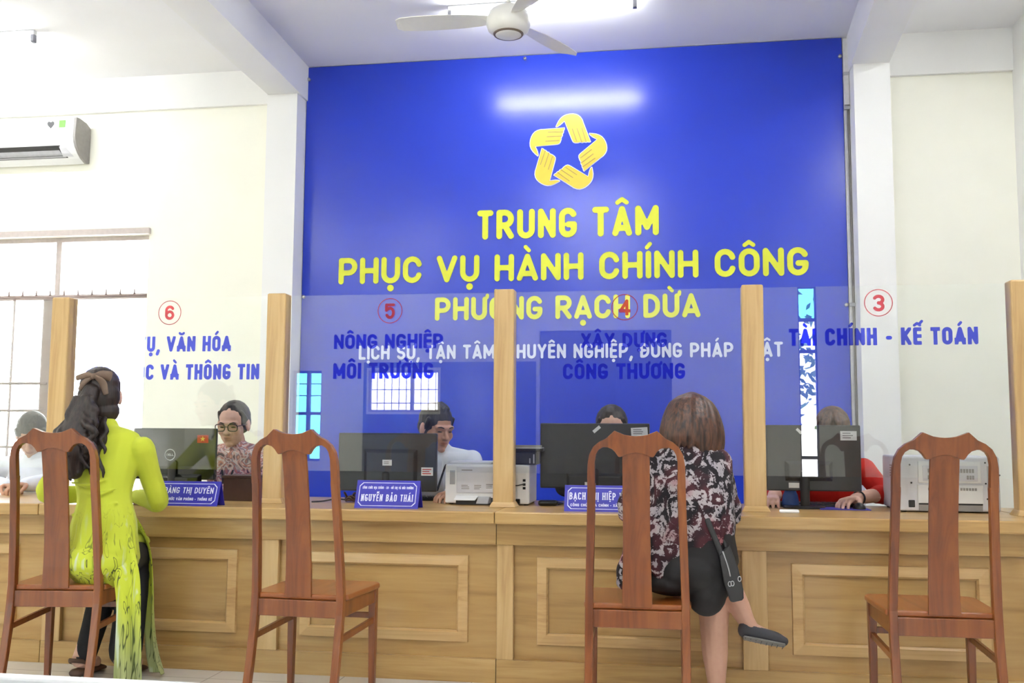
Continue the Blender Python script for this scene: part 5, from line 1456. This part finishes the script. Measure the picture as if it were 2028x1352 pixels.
mb.limb([(.10, 4.06, .72), (.10, 4.07, .62)], [(.15, .115), (.165, .13)], side=(1, 0, 0))
mb.limb([(.135, 4.05, .55), (.155, 4.35, .545)], [.105, .084]); mb.limb([(.05, 4.09, .605), (.15, 4.36, .63)], [.095, .076])
organic('skirt', mb, M['skirt'], w2, voxel=.0075, smooth=4)
def shoe(heel, toe, up):
    heel, toe, up = Vector(heel), Vector(toe), Vector(up); f = (toe - heel).normalized(); sd = f.cross(up).normalized(); up = sd.cross(f)
    mb = MB(); L = (toe - heel).length
    mb.limb([heel + f * L * .06 + up * .012, heel + f * L * .35 + up * .004, heel + f * L * .68, toe - f * .02 - up * .004], [(.032, .040), (.034, .028), (.042, .026), (.030, .018)], side=sd)
    o = build('shoe', mb, M['shoe'], w2)
    so = MB().limb([heel + f * .012 - up * .026, heel + f * L * .5 - up * .024, toe - f * .018 - up * .020], [(.030, .007), (.040, .007), (.032, .006)], side=sd)
    sl = build('sole', so, M['sole'], o)
    tr_ = MB()
    for i in range(8):
        p = heel + f * L * (.08 + i * .115) - up * .0305
        tr_.limb([p - sd * .026, p + sd * .026], [.0014] * 2, n=6, sub=2)
    build('sole_rib', tr_, M['shoe'], o)
shoe((.285, 4.25, .318), (.468, 4.235, .285), (.10, .42, 1))
shoe((.172, 4.235, .036), (.196, 4.42, .036), (0, 0, 1))
P = lambda a, b, c: hc + R @ Vector((a, b, c)) * s
hb = MB(); HE = lambda p, r: hb.ell(P(*p), tuple(k * s for k in r), R)
HE((0, -.025, .038), (.100, .108, .092)); HE((0, -.045, -.015), (.110, .086, .080)); HE((0, -.045, -.055), (.106, .070, .05))
rr = random.Random(9)
for i in range(46):
    th = PI * (1.0 + i / 45.0); rad = rr.uniform(.96, 1.03)
    cx, cy = math.cos(th), math.sin(th)
    hb.limb([P(.02 * cx, -.02 + .03 * cy, .128), P(.078 * cx * rad, -.03 + .075 * cy * rad, .085), P(.108 * cx * rad, -.04 + .092 * cy * rad, .0), P(.114 * cx * rad, -.04 + .088 * cy * rad, -.07), P((.105 + .01 * rr.random()) * cx, -.035 + .075 * cy, -.095 - .03 * rr.random() - .03 * max(0, cx))], [.010, .0125, .013, .012, .005], n=8, sub=3)
organic('hair', hb, M['hair_brown'], w2, voxel=.0048, smooth=1)

# ---- the black handbag hanging at her right hip
DX, DZ = -.028, .018
bg_ = thing('handbag', 'slim black handbag hanging by its strap at the right hip of the black skirt', 'handbag', (.22, 3.95, .48))
poly = [(.208, .640), (.226, .535), (.246, .470), (.254, .465), (.292, .474), (.298, .482), (.297, .515), (.278, .600), (.248, .680)]
build('bag_body', MB().prism(poly, lambda a, b, d: (a + DX, 3.93 + d, b + DZ), 0, .05), M['leather'], bg_, bevel=.008)
build('strap', MB().limb([(x + DX, y, z + DZ) for x, y, z in ((.165, 3.955, .775), (.185, 3.945, .725), (.212, 3.94, .655), (.232, 3.935, .58))], [(.011, .004)] * 4, side=(1, 0, .4), n=8), M['leather'], bg_)
build('strap', MB().limb([(x + DX, y, z + DZ) for x, y, z in ((.175, 4.0, .765), (.205, 3.985, .72), (.238, 3.975, .665), (.27, 3.97, .58))], [(.008, .004)] * 4, side=(1, 0, .4), n=8), M['leather'], bg_)
build('zipper', MB().limb([(x + DX, y, z + DZ) for x, y, z in ((.222, 3.928, .655), (.240, 3.927, .60), (.248, 3.927, .565))], [.003] * 3, n=6), M['steel'], bg_)
for x, z in ((.246, .535), (.256, .537), (.283, .555)):
    build('ring', MB().limb([(x + DX + .006 * math.cos(2 * PI * i / 10), 3.926, z + DZ + .009 * math.sin(2 * PI * i / 10)) for i in range(11)], [.0018] * 11, n=6, sub=2), M['steel'], bg_)
